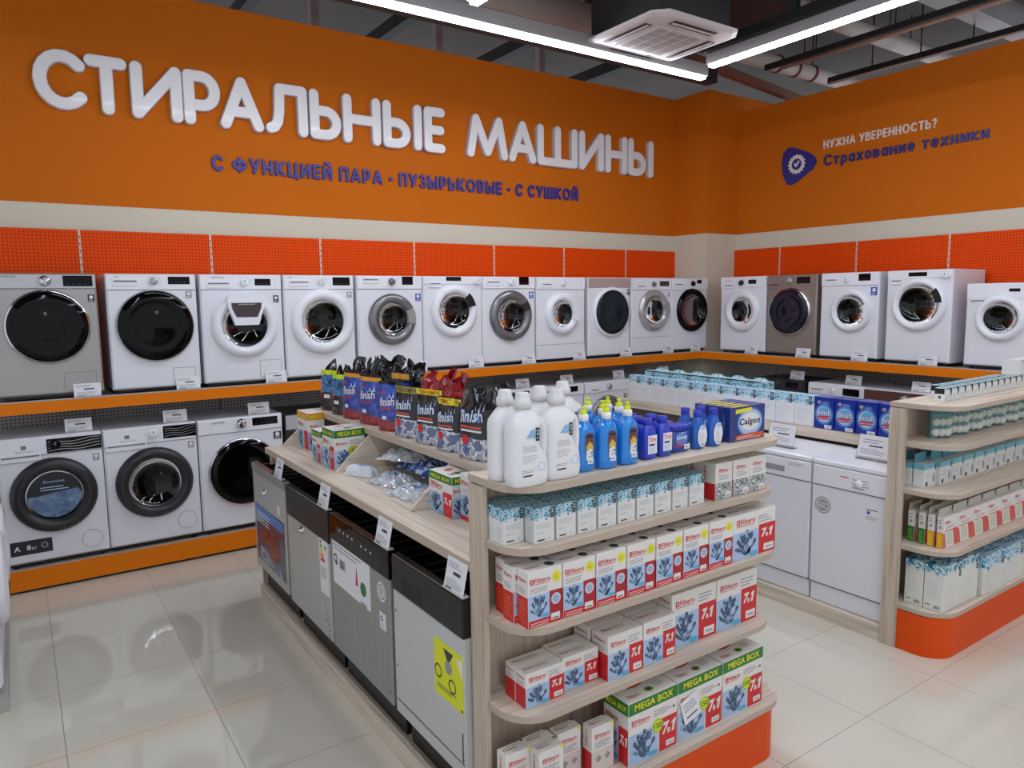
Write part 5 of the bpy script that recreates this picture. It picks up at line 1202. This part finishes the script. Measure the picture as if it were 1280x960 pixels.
def pouch(w, h, d, m, strip=None, word=None, sub=None, seed=1, crumple=.004, kind='black', ear=0.):
    rn = random.Random(seed); NX, NZ = 18, 16; wob = [rn.uniform(-1, 1) for _ in range(64)]
    def prof(v): return d / 2 * (1 - v ** 2.2) ** .8 + .002
    def sx(v): return w / 2 * (1 - .06 * math.sin(PI * v) - (.04 if v > .85 else 0))
    def fr(a, z):        # front depth at a in metres, height z
        v = min(max(z / h, 0), 1); u = max(-1, min(1, a / sx(v))); cr = crumple * (v ** 1.5) * (math.sin(a * 90 + wob[3] * 6) * wob[1] + math.sin(z * 70 + a * 60 + wob[5] * 5) * wob[2])
        return -prof(v) * (1 - abs(u) ** 2.6) ** .55 - cr * 1.2 if abs(u) < 1 else 0.
    t = bpy.data.objects.new('refill_pouch', None); COL.objects.link(t)
    q = MB(); F, B_ = [], []
    for k in range(NZ + 1):
        v = k / NZ; z = h * v
        for i in range(NX + 1):
            u = -1 + 2 * i / NX; a = u * sx(v); zz = z
            y = fr(a * .999, z); bend = 0.
            if ear:
                vv = max(0, (v - .7) / .3); vv = vv * vv * (3 - 2 * vv)
                zz = z + ear * vv * (.5 * math.sin(5 * u + wob[7] * 4) + .3 * math.sin(11 * u + wob[8] * 4) - .5 * u * u)
                bend = ear * vv * (.55 + .5 * math.sin(7 * u + wob[9] * 5) + .18 * math.sin(12 * u + wob[10] * 6) + .5 * math.sin(16 * v + wob[11] * 5) * (1 - v))
            F.append((a, y + bend, zz)); B_.append((a, -y * .9 + bend + .0008, zz))
    fs = [(k * (NX + 1) + i, k * (NX + 1) + i + 1, (k + 1) * (NX + 1) + i + 1, (k + 1) * (NX + 1) + i) for k in range(NZ) for i in range(NX)]
    q.add(F, fs, m, True); q.add(B_, fs, m, True)
    edge = list(range(NX + 1)); q.add([F[i] for i in edge] + [B_[i] for i in reversed(edge)], [tuple(range(2 * (NX + 1)))], m)
    q.build('bag', t)
    W = lambda a, z, e=0.: (a, fr(a, z) - .0012 - e, z)
    q = MB()
    def sub_rect(a0, a1, z0, z1, mm, e=0., N=10):
        q.add([W(a0 + (a1 - a0) * i / N, z, e) for z in (z0, z1) for i in range(N + 1)], [(i, i + 1, N + 2 + i, N + 1 + i) for i in range(N)], mm)
    if strip:
        sub_rect(-w * .47, w * .47, h * strip[1], h * strip[2], strip[0], .001)
        if len(strip) > 3: q.text(W, strip[3], -w * .4, h * (strip[1] + .015), w * .8, h * (strip[2] - strip[1] - .03), strip[4], .002, .02)
        q.build('top_strip', t); q = MB()
    if word:
        if kind == 'black':
            q.text(W, word, -w * .34, h * .52, w * .66, h * .2, MBLUE, .0016, .06, .1, .08); q.text(W, word, -w * .33, h * .53, w * .64, h * .18, PAPER, .0024, .015, .1, .08)
            sub_rect(-w * .3, w * .28, h * .46, h * .495, mat('print_orange_red2', (206, 80, 60), .4), .0012); sub_rect(-w * .28, w * .3, h * .41, h * .44, PAPER, .0012)
            q.build('label_print', t); q = MB()
            q.poly(W, [(-w * .22, h * .36), (-w * .06, h * .36), (-w * .02, h * .25), (-w * .14, h * .2), (-w * .24, h * .27)], RED, .0014); q.poly(W, [(-w * .2, h * .22), (-w * .05, h * .22), (-w * .12, h * .1)], MBLUE, .0014)
            q.build('emblem_print', t); q = MB()
            for k in range(3): q.poly(W, [(w * (.08 + .1 * k), h * .72), (w * (.13 + .1 * k), h * .72), (w * (.12 + .1 * k), h * (.8 + .02 * k))], STICKGREY, .0008)
        else:
            q.text(W, word, -w * .3, h * .5, w * .6, h * .17, PAPER, .0018, .02, .1, .08); sub_rect(-w * .26, w * .22, h * .45, h * .475, RED, .0012);
            q.build('label_print', t); q = MB(); q.disc(W, -w * .2, h * .78, w * .1, RED, .0012, 14, h * .02)
            q.poly(W, [(w * .05, h * .68), (w * .16, h * .68), (w * .12, h * .78)], PBLUE, .001); q.poly(W, [(w * .2, h * .68), (w * .3, h * .68), (w * .26, h * .8)], PBLUE, .001)
            q.build('flame_print', t); q = MB(); sub_rect(-w * .15, w * .02, h * .24, h * .31, PAPER, .0016); q.build('price_label', t); q = MB()
    if q.v: q.build('flame_print', t)
    if sub: q = MB(); sub_rect(sub[0] * w, sub[1] * w, sub[2] * h, sub[3] * h, PAPER, .0018); q.build('price_label', t)
    return t
def put_pouch(y, x, z, r, lab, **k):
    o = pouch(**k); o.location = (x, y, z); o.rotation_euler = (0, 0, FACE_L + r + .2); return tag(o, lab, 'refill pouch', 'dishwasher refill pouches on the island')
SZ = 1.241
LS_ = (LIME, .86, .94)
put_pouch(4.24, 1.57, SZ, .1, 'navy pouch with lime strip, farthest on the raised island shelf', w=.185, h=.27, d=.08, m=PMN, strip=(LIME, .8, .9), sub=(-.1, .2, .28, .36), seed=1, ear=.05)
put_pouch(4.035, 1.555, SZ, -.05, 'navy pouch with lime strip, second farthest on the raised shelf', w=.175, h=.26, d=.08, m=PMN, strip=(LIME, .8, .9), sub=(-.1, .2, .24, .32), seed=2, ear=.05)
put_pouch(3.85, 1.555, SZ, 0, 'royal blue pouch with orange strip, left one of two', w=.19, h=.265, d=.08, m=PMU, strip=(ORANGEP, .88, .96), word='finish', kind='blue', seed=3)
put_pouch(3.61, 1.56, SZ, 0, 'royal blue pouch with orange strip, larger right one of two', w=.215, h=.262, d=.08, m=PMU, strip=(ORANGEP, .88, .96), word='finish', kind='blue', seed=4)
put_pouch(3.365, 1.555, SZ, .25, 'slim royal blue pouch next to the black ones', w=.15, h=.25, d=.08, m=PMU, word='finish', kind='blue', seed=5)
put_pouch(3.16, 1.55, SZ, 0, 'black pouch with mustard strip, first black from the blue ones', w=.185, h=.245, d=.08, m=PMB, strip=(mat('strip_mustard', (176, 160, 60), .4), .87, .99, 'ЭКОНОМИЯ', INKD), word='finish', seed=6)
put_pouch(2.94, 1.555, SZ, 0, 'black pouch with long yellow strip, second black in the row', w=.19, h=.25, d=.08, m=PMB, strip=(YELLOW, .9, 1.0, 'ЭКОНОМИЯ', REDD), word='finish', seed=7)
put_pouch(2.745, 1.55, SZ, 0, 'black pouch with yellow strip standing forward, third black in the row', w=.165, h=.235, d=.075, m=PMB, strip=(YELLOW, .86, .98, 'ЭКОНОМИЯ', REDD), word='finish', seed=8)
put_pouch(2.53, 1.555, SZ, 0, 'biggest black pouch with crumpled top, fourth black in the row', w=.21, h=.285, d=.085, m=PMB, word='finish', seed=9, crumple=.008, ear=.04)
put_pouch(2.29, 1.555, SZ, 0, 'black pouch partly hidden by the white jugs, last in the row', w=.2, h=.28, d=.085, m=PMB, word='finish', seed=10, crumple=.008, ear=.04)
for i, (y, x, h, m_, lab) in enumerate(((4.17, 1.735, .3, PMK, 'plain black crumpled pouch at the back behind the farthest navy one'), (3.97, 1.735, .315, PMK, 'plain black crumpled pouch at the back, second from far end'), (3.76, 1.735, .335, PMK, 'tallest plain black crumpled pouch at the back with peaked top'), (3.5, 1.735, .325, PMK, 'wide plain black crumpled pouch at the back before the red ones'),
        (3.28, 1.735, .27, PMR, 'red crumpled pouch at the back, farther one'), (3.06, 1.735, .305, PMR, 'red crumpled pouch at the back, nearer one'), (2.62, 1.735, .275, PMK, 'plain black crumpled pouch behind the big black one'))):
    put_pouch(y, x, SZ, .1 * (-1) ** i, lab, w=.205, h=h * .97, d=.07, m=m_, seed=20 + i, crumple=.012, ear=.05)
put_pouch(3.43, 1.645, SZ, 0, 'blue pouch with orange strip tucked behind the slim blue one', w=.16, h=.285, d=.045, m=PMU, strip=(ORANGEP, .88, .98), word='finish', kind='blue', seed=31)

# ------------------------------------------------------------------ island countertop
def mega2(w, d, h, band): 
    def pr(q, w, d, h):
        p_mega(q, w, d, h)
    return carton('mega_carton', w, d, h, CARTON, pr)
mega2(.168, .165, .205, 0).put((1.388, 3.6, 1.036), 0, 'green-banded MEGA BOX carton on the countertop in front of the blue pouches', 'carton', 'green-banded cartons on the countertop')
mega2(.165, .13, .17, 0).put((1.388, 3.79, 1.036), 0, 'green-banded MEGA BOX carton right behind the countertop one', 'carton', 'green-banded cartons on the countertop')
def p_orange(q, w, d, h):
    L = left(w); F = front(d)
    for FF, ww in ((L, d), (F, w)):
        q.rect(FF, -ww / 2 + .001, ww / 2 - .001, h * .8, h - .001, ORANGEP, .0004); q.text(FF, 'MEGA BOX', -ww * .36, h * .84, ww * .7, h * .09, YELLOW, .0008, .02)
        cutlery(q, FF, -ww / 2 + .001, ww * .1, .001, h * .48); q.rect(FF, ww * .12, ww / 2 - .001, .001, h * .5, RED, .0005); logo(q, FF, -ww * .4, h * .62, ww * .5)
carton('orange_carton', .1, .19, .215, CARTON, p_orange).put((1.42, 4.2, 1.036), 0, 'white carton with orange band at the far end of the countertop', 'carton')
mega2(.12, .19, .168, 0).put((1.433, 2.527, 1.036), 0, 'green-banded carton with red front on the countertop near the panel', 'carton', 'green-banded cartons on the countertop')
carton('red_carton', .065, .14, .185, CARTON, lambda q, w, d, h: (lambda L: (cutlery(q, L, -d / 2 + .001, d * .14, h * .1, h * .55), q.rect(L, d * .14, d / 2 - .001, .001, h * .55, REDD, .0005), q.rect(L, -d / 2 + .001, d / 2 - .001, .001, h * .1, RED, .0006), q.disc(L, d * .3, h * .4, d * .11, PBLUE, .0008), q.disc(L, d * .32, h * .78, d * .14, YELLOW, .0008), logo(q, L, -d * .44, h * .78, d * .55), q.lines(L, -d * .4, d * .2, h * .6, h * .72, 3, INK, .0006)))(left(w))).put((1.439, 2.355, 1.036), 0, 'red-and-white carton on the countertop against the end panel', 'carton')
BAGC = noisemat('bag_film', [(.3, (96, 128, 176)), (.42, (196, 204, 212)), (.56, (226, 230, 234)), (.72, (168, 178, 190))], 16., .12, .15, 5, 1.6)
BAGB = noisemat('bag_blue', [(.35, (24, 50, 110)), (.5, (60, 110, 180)), (.6, (190, 205, 225)), (.75, (120, 140, 165))], 13., .12, .1, 5, 1.6)
def sachet(w, L, hh, m, seed, lab, loc, rz, lift=0., roll=0.):
    rn = random.Random(seed); t = bpy.data.objects.new('plastic_sachet', None); COL.objects.link(t); q = MB(); N, M_ = 34, 24
    cr = [(rn.uniform(-9, 9), rn.uniform(-9, 9), rn.uniform(0, 6), rn.uniform(.4, 1)) for _ in range(7)]
    def H(u, v):
        b_ = (1 - abs(u) ** 3) * (1 - abs(v) ** 3)
        if roll: return hh * max(0, 1 - v * v) ** .5 * (1 - abs(u) ** 8) + .002
        c = sum(k * abs(math.sin(a * u + b2 * v + p)) for a, b2, p, k in cr) / 4.6
        return .0025 + hh * b_ * (.3 + .9 * c) + .0025 * c
    top_, bot = [], []
    for j in range(M_ + 1):
        for i in range(N + 1):
            u, v = -1 + 2 * i / N, -1 + 2 * j / M_
            ex = 1 + .07 * math.sin(v * 7 + cr[0][2]) + .03 * math.sin(v * 17); ey = 1 + .07 * math.sin(u * 9 + cr[1][2]) + .03 * math.sin(u * 21)
            top_.append((u * L / 2 * ex, v * w / 2 * ey, H(u, v))); bot.append((u * L / 2 * ex, v * w / 2 * ey, 0))
    fs = [(j * (N + 1) + i, j * (N + 1) + i + 1, (j + 1) * (N + 1) + i + 1, (j + 1) * (N + 1) + i) for j in range(M_) for i in range(N)]
    q.add(top_, fs, m, bool(roll)); q.add(bot, fs, m)
    bd = [i for i in range(N + 1)] + [j * (N + 1) + N for j in range(1, M_ + 1)] + [M_ * (N + 1) + i for i in range(N - 1, -1, -1)] + [j * (N + 1) for j in range(M_ - 1, 0, -1)]
    n = len(bd); q.add([top_[i] for i in bd] + [bot[i] for i in bd], [(i, (i + 1) % n, n + (i + 1) % n, n + i) for i in range(n)], m)
    q.build('bag', t)
    q = MB(); NN = 8; x0, x1, y0, y1 = -.1, .3, -.3, .2
    P = lambda u, v, e: (u * L / 2, v * w / 2, H(u, v) + .0016 + e)
    q.add([P(x0 + (x1 - x0) * i / NN, y0 + (y1 - y0) * j / NN, .001) for j in range(NN + 1) for i in range(NN + 1)], [(j * (NN + 1) + i, j * (NN + 1) + i + 1, (j + 1) * (NN + 1) + i + 1, (j + 1) * (NN + 1) + i) for j in range(NN) for i in range(NN)], MBLUE)
    for k in range(3): q.add([P(x0 + .04 + (x1 - x0 - .08) * i / NN, y0 + .08 + .13 * k + d_, .0018) for d_ in (0, .05) for i in range(NN + 1)], [(i, i + 1, NN + 2 + i, NN + 1 + i) for i in range(NN)], PAPER)
    q.build('label', t)
    t.location = (loc[0], loc[1], loc[2] + lift); t.rotation_euler = (0, 0, rz); tag(t, lab, 'plastic sachet', 'plastic sachets on the countertop')
ROLLW = mat('sachet_white', (216, 222, 230), .15, coat=.3)
sachet(.075, .17, .05, ROLLW, 1, 'white rolled sachet with blue label at the left front of the pile', (1.375, 3.345, 1.037), rad(-62), 0, 1.)
sachet(.17, .2, .045, BAGC, 2, 'clear crumpled sachet in the middle of the pile, nearest the aisle', (1.44, 3.12, 1.037), rad(-75))
sachet(.19, .24, .04, BAGC, 3, 'clear crumpled sachet at the right of the pile, nearest the near divider', (1.43, 2.85, 1.037), rad(-78))
sachet(.13, .22, .05, BAGB, 4, 'bluish crumpled sachet at the back left of the pile', (1.665, 3.32, 1.037), rad(-84))
sachet(.13, .25, .05, BAGB, 5, 'bluish crumpled sachet at the back right of the pile', (1.672, 3.0, 1.037), rad(-95))
sachet(.17, .25, .045, BAGC, 6, 'clear crumpled sachet lying on top at the back left', (1.58, 3.25, 1.037), rad(-60), .075)
sachet(.17, .25, .045, BAGB, 7, 'bluish crumpled sachet lying on top towards the near divider', (1.57, 2.95, 1.037), rad(-100), .07)

# ------------------------------------------------------------------ far unit: cartons on the raised shelf
PWM = carton('wave_carton', .144, .075, .208, WAVE_M, lambda q, w, d, h: (tag2(q, front(d), w * .22, h * .7, w * .16, h * .26), q.lines(front(d), -w * .4, w * .4, h * .42, h * .6, 3, INK, .0006, .1), q.lines(front(d), -w * .4, w * .2, h * .2, h * .34, 3, INK, .0006, .1)))
for k in range(11): PWM.put((4.345, 4.315 - .147 * k, 1.031), FACE_L, f'{ORD[k + 1]} wave-print carton from the far end, front row of the far unit', 'carton', 'wave-print cartons on the far unit')
PWM.put((4.36, 4.46, 1.031), FACE_L, 'wave-print carton closing the far end of the front row', 'carton', 'wave-print cartons on the far unit')
PWT = carton('wave_carton', .19, .075, .25, FULLTEAL, lambda q, w, d, h: (tag2(q, front(d), -w * .06, h * .8, w * .1, h * .17), q.rect(front(d), -w * .499, w * .499, h * .965, h * .999, LOGOB, .0006)))
for k in range(6): PWT.put((4.44, 4.33 - .195 * k, 1.031), FACE_L, f'{ORD[k + 1]} tall teal wave carton from the far end, behind the front row', 'carton', 'tall teal cartons on the far unit')
def tuft():
    q = MB(); q.box(-.09, .09, -.04, .04, 0, .24, FULLTEAL, .002)
    q.loft([[(a, c * (1 - .6 * k), .24 + .022 * k) for a, c in ((-.05 + .02 * k, -.03), (.05 - .02 * k, -.03), (.05 - .02 * k, .03), (-.05 + .02 * k, .03))] for k in (0, 1)], FULLTEAL, False)
    return q.build('gabled_carton')
PTF = Proto(tuft)
for k in range(6): PTF.put((4.53, 4.36 - .2 * k, 1.031), FACE_L, f'{ORD[k + 1]} gable-topped teal carton from the far end, rearmost row', 'carton', 'gable-topped cartons on the far unit')
def p_finish(q, w, d, h):
    F = front(d); q.disc(F, 0, h * .46, w * .47, MBLUE, .0004, 28, h * .33); q.disc(F, 0, h * .46, w * .38, PBLUE, .0006, 26, h * .26); q.disc(F, w * .02, h * .5, w * .3, SKYB, .0007, 24, h * .19)
    q.text(F, 'finish', -w * .36, h * .42, w * .72, h * .2, mat('print_deep_navy', (16, 26, 90), .35), .0009, .05, .1); q.text(F, 'finish', -w * .35, h * .43, w * .7, h * .18, PAPER, .0014, .01, .1)
    q.poly(F, [(-w * .38, h * .34), (w * .3, h * .37), (w * .34, h * .42), (-w * .3, h * .4)], RED, .0012); q.poly(F, [(-w * .3, h * .28), (w * .3, h * .3), (w * .3, h * .34), (-w * .3, h * .32)], mat('print_orange_red', (214, 60, 30), .4), .0012)
    q.disc(F, -w * .26, h * .83, w * .1, PINKFILM, .0008, 16, h * .055); q.lines(F, -w * .1, w * .3, h * .78, h * .88, 3, PBLUE, .0006, .3); q.rect(F, w * .05, w * .42, h * .02, h * .13, PAPER, .001); q.rect(F, w * .12, w * .34, h * .06, h * .08, INKD, .0012)
PF = carton('blue_carton', .135, .06, .207, mat('finish_blue', (22, 50, 150), .28, coat=.3), p_finish)
for r in range(2):
    for k in range(6): PF.put((4.335 + .064 * r, 2.7 - .1435 * k, 1.031), FACE_L, f'{ORD[k + 1]} bright blue tablet carton from the left, ' + ['front', 'rear'][r] + ' row of the far unit', 'carton', 'bright blue cartons on the far unit') if k < 5 else None

# ------------------------------------------------------------------ far unit: end shelves
def p_mini(q, w, d, h):
    F = front(d); L = left(w); q.rect(F, -w * .5, w * .5, h * .88, h - .0005, TEALP, .0004); q.poly(F, [(w * .0, h), (w * .48, h), (w * .48, h * .55), (w * .3, h * .62), (w * .25, h * .8)], LOGOB, .0007); q.rect(F, w * .3, w * .42, h * .4, h * .62, LOGOB, .0009); q.lines(F, -w * .4, w * .2, h * .2, h * .55, 3, INK, .0006, .2)
    q.rect(L, -d * .48, d * .48, h * .56, h * .98, LOGOB, .0004); q.rect(L, -d * .1, d * .12, h * .2, h * .42, INKD, .0006)
    q.poly(top(h), [(-w * .45, -d * .4), (w * .1, -d * .4), (w * .4, d * .45), (-w * .1, d * .45)], TEALP, .0005); q.poly(top(h), [(w * .1, -d * .4), (w * .4, -d * .4), (w * .45, d * .4)], LOGOB, .0005)
TEALP = mat('print_teal', (96, 176, 190), .4)
PMI = carton('mini_carton', .076, .05, .07, mat('carton_cool', (220, 224, 222), .5), p_mini)
for r in range(2):
    for k in range(12): 
        x = 4.016 + .0845 * k + (.11 if r else 0)
        if r and k > 9: continue
        PMI.put((x, 1.842 + .022 * k / 11 + .072 * r, 1.335), 0, f'{ORD[k + 1]} tiny black-and-white carton from the left, ' + ['front', 'rear'][r] + ' row on the far top shelf', 'carton', 'tiny cartons on the far top shelf')
def p_bow(q, w, d, h):
    F = front(d); q.poly(F, [(-w * .3, h * .98), (w * .4, h * .98), (w * .3, h * .84), (0, h * .8), (-w * .15, h * .88)], TEALP, .0005); q.disc(F, w * .08, h * .9, w * .12, CARTON, .0008, 16, h * .04); q.lines(F, -w * .35, w * .3, h * .1, h * .5, 4, INK, .0006, .1)
PB = carton('bow_carton', .145, .1, .15, mat('carton_cool', (220, 224, 222), .5), p_bow)
PB.put((5.17, 1.95, 1.335), 0, 'white carton with teal swoosh on the far top shelf, left one', 'carton', 'white swoosh cartons'); PB.put((5.325, 1.95, 1.335), 0, 'white carton with teal swoosh on the far top shelf, at the edge', 'carton', 'white swoosh cartons')
PB.put((5.16, 1.93, 1.13), 0, 'white carton with teal swoosh beside the sponge packs', 'carton', 'white swoosh cartons'); PB.put((5.31, 1.9, 1.13), 0, 'white carton with teal swoosh on the second far shelf, at the edge', 'carton', 'white swoosh cartons')
SPT = mat('sponge_film', (72, 126, 134), .25, coat=.4); SPW = mat('sponge_pad', (192, 204, 190), .6); SPE = mat('sponge_pad_white', (214, 218, 212), .6)
def spongepack(n):
    def f():
        t = bpy.data.objects.new('sponge_pack', None); COL.objects.link(t); w = .034 * n + .012
        q = MB().box(-w / 2, w / 2, -.014, .02, 0, .155, SPT, .004); q.rect(front(.028), -w / 2 + .002, w / 2 - .002, .128, .15, mat('sponge_header', (54, 112, 124), .4), .0004); q.build('backing', t)
        for r in range(2):
            for k in range(n): 
                MB().lathe([(.0215, -.013), (.0215, -.024), (.017, -.031), (0, -.032)], (-w / 2 + .023 + .034 * k, 0, .032 + .056 * r), SPE if r == 0 else SPW, 'y', 16).build('pad', t)
        return t
    return Proto(f)
SPs = {3: spongepack(3), 4: spongepack(4)}
for i, (x, n_) in enumerate(((4.045, 3), (4.205, 4), (4.37, 4), (4.515, 3), (4.66, 4), (4.83, 4), (4.99, 3))):
    SPs[n_].put((x, 1.865, 1.131), -.5, f'{ORD[i + 1]} teal sponge pack from the left on the second far shelf, turned sideways', 'sponge pack', 'teal sponge packs')
def p_hang(q, w, d, h):
    F = front(d); q.rect(F, -w * .5, w * .5, h * .78, h, mat('print_aqua', (110, 184, 206), .4), .0004); q.rect(F, -w * .36, -w * .2, h * .06, h * .24, LOGOB, .0006); q.disc(F, w * .3, h * .35, w * .09, STICKGREY, .0006, 14, h * .22); q.lines(F, -w * .35, w * .1, h * .4, h * .65, 3, INK, .0006, .15); q.rect(F, w * .38, w * .46, h * .68, h * .95, LOGOB, .0007)
    L = left(w); q.rect(L, -d * .5, d * .5, h * .78, h, MATS['print_aqua'], .0004)
def hangbox():
    w, d, h = .125, .058, .125; q = MB(); q.box(-w / 2, w / 2, -d / 2, d / 2, 0, h, mat('carton_cool', (220, 224, 222), .5), .0015); p_hang(q, w, d, h)
    q.prism([(-w / 2 + .004, h - .001), (w / 2 - .004, h - .001), (w / 2 - .008, h + .05), (-w / 2 + .008, h + .05)], d / 2 - .004, d / 2 - .001, mat('print_teal_deep', (74, 150, 176), .4), lambda u, v_, s: (u, s, v_)); return q.build('hang_tab_carton')
PH = Proto(hangbox)
for r in range(2):
    for k in range(9): PH.put((3.945 + .133 * k, 1.862 + .061 * r - (.0 if k else -.018 * (1 - r)), .88), 0, f'{ORD[k + 1]} aqua-topped hang-tab carton from the left, ' + ['front', 'rear'][r] + ' row of the third far shelf', 'carton', 'aqua-topped cartons') if not (r and k == 0) else PH.put((3.945, 1.944, .88), 0, 'aqua-topped hang-tab carton behind the first one, third far shelf', 'carton', 'aqua-topped cartons')
def filterbox(c1, c2, w=.15):
    def f():
        d, h = .034, .17; q = MB(); q.box(-w / 2, w / 2, -d / 2, d / 2, 0, h, CARTON, .0012)
        L = left(w); q.rect(L, -d * .48, d * .48, .001, h * .5, c1, .0004); q.lines(L, -d * .3, d * .3, h * .05, h * .45, 5, c2, .0006, .5); q.disc(L, 0, h * .66, d * .22, INK, .0006, 14); q.lines(L, -d * .35, d * .35, h * .78, h * .95, 2, INK, .0006, .3)
        F = front(d); q.rect(F, -w * .5, w * .5, .001, h * .52, CARTON, .0004)
        q.poly(F, [(-w * .45, h * .02), (-w * .28, h * .02), (-w * .42, h * .5), (-w * .5, h * .5), (-w * .5, h * .02)], mat('print_coral', (214, 84, 76), .4), .0006); q.poly(F, [(w * .3, h * .02), (w * .5, h * .02), (w * .5, h * .56), (w * .16, h * .56)], MATS['print_coral'], .0006)
        q.poly(F, [(-w * .25, h * .08), (w * .22, h * .08), (w * .12, h * .5), (-w * .32, h * .5)], mat('print_filter', (196, 206, 188), .5), .0008); q.rect(F, -w * .4, w * .4, h * .53, h * .56, MATS['print_coral'], .0008); logo(q, F, -w * .42, h * .78, w * .4); q.lines(F, -w * .3, w * .4, h * .62, h * .72, 2, INK, .0006, .3)
        q.prism([(-w / 2 + .004, h - .001), (w / 2 - .004, h - .001), (w / 2 - .01, h + .035), (-w / 2 + .01, h + .035)], d / 2 - .003, d / 2 - .001, CARTONG, lambda u, v_, s: (u, s, v_))
        return q.build('filter_carton')
    return Proto(f)
FG, FO = filterbox(GREEN, GREENL), filterbox(ORANGEP, YELLOW)
for y, P_, lab in ((1.908, FG, 'green-spined filter carton at the far left, rearmost'), (1.853, FG, 'green-spined filter carton at the far left, second from the back'), (1.806, FO, 'orange-spined filter carton at the far left, third from the back'), (1.759, FO, 'orange-spined filter carton at the front left corner')):
    P_.put((3.963, y, .578), 0, lab, 'carton', 'white filter cartons on the fourth far shelf')
FR = filterbox(RED, REDD, .165)
for r in range(3):
    for k in range(6): FR.put((4.125 + .17 * k, 1.759 + .06 * r, .578), 0, f'{ORD[k + 1]} white-and-coral filter carton from the left, ' + ['front row', 'second row', 'back row'][r] + ', fourth far shelf', 'carton', 'white-and-coral filter cartons')
def p_wbig(q, w, d, h):
    F = front(d); tag2(q, F, w * .36, h * .66, w * .1, h * .28); q.lines(F, -w * .4, w * .3, h * .3, h * .6, 5, INK, .0006, .07); q.lines(F, -w * .4, w * .3, h * .08, h * .24, 3, INK, .0006, .07)
    L = left(w); q.lines(L, -d * .38, d * .3, h * .3, h * .66, 8, INK, .0006, .1); q.rect(L, -d * .4, -d * .15, h * .1, h * .12, INKD, .0006)
    for k in range(10): q.rect(L, d * (.05 + .03 * k), d * (.05 + .03 * k) + d * (.012 + .008 * (k % 3 == 0)), h * .05, h * .12, INKD, .0006)
PBG = carton('wave_box', .192, .096, .245, WAVE_B, p_wbig)
for r, y in enumerate((1.762, 1.863)):
    for k, x in enumerate((3.955, 4.15)): PBG.put((x, y, .248), 0, f'big white box with blue wave rim, {["left", "right"][k]} {["front", "rear"][r]} one on the bottom far shelf', 'carton', 'big wave-rim boxes')
PBH = carton('wave_box', .25, .14, .218, WAVE_B2, p_wbig)
for k in range(4): PBH.put((4.39 + .256 * k, 1.765, .248), 0, f'{ORD[k + 1]} wide box with deep blue wave print from the left, bottom far shelf', 'carton', 'wide blue-wave boxes')

# ------------------------------------------------------------------ world and colour
wd = bpy.data.worlds.new('world'); SC.world = wd; wd.use_nodes = True
wd.node_tree.nodes['Background'].inputs[0].default_value = (.78, .82, .9, 1); wd.node_tree.nodes['Background'].inputs[1].default_value = .55
SC.view_settings.view_transform = 'Standard'; SC.view_settings.look = 'None'; SC.view_settings.gamma = 1
SC.view_settings.use_curve_mapping = False; SC.view_settings.exposure = .68
SC.cycles.use_denoising = True; SC.cycles.max_bounces = 8; SC.cycles.transparent_max_bounces = 12
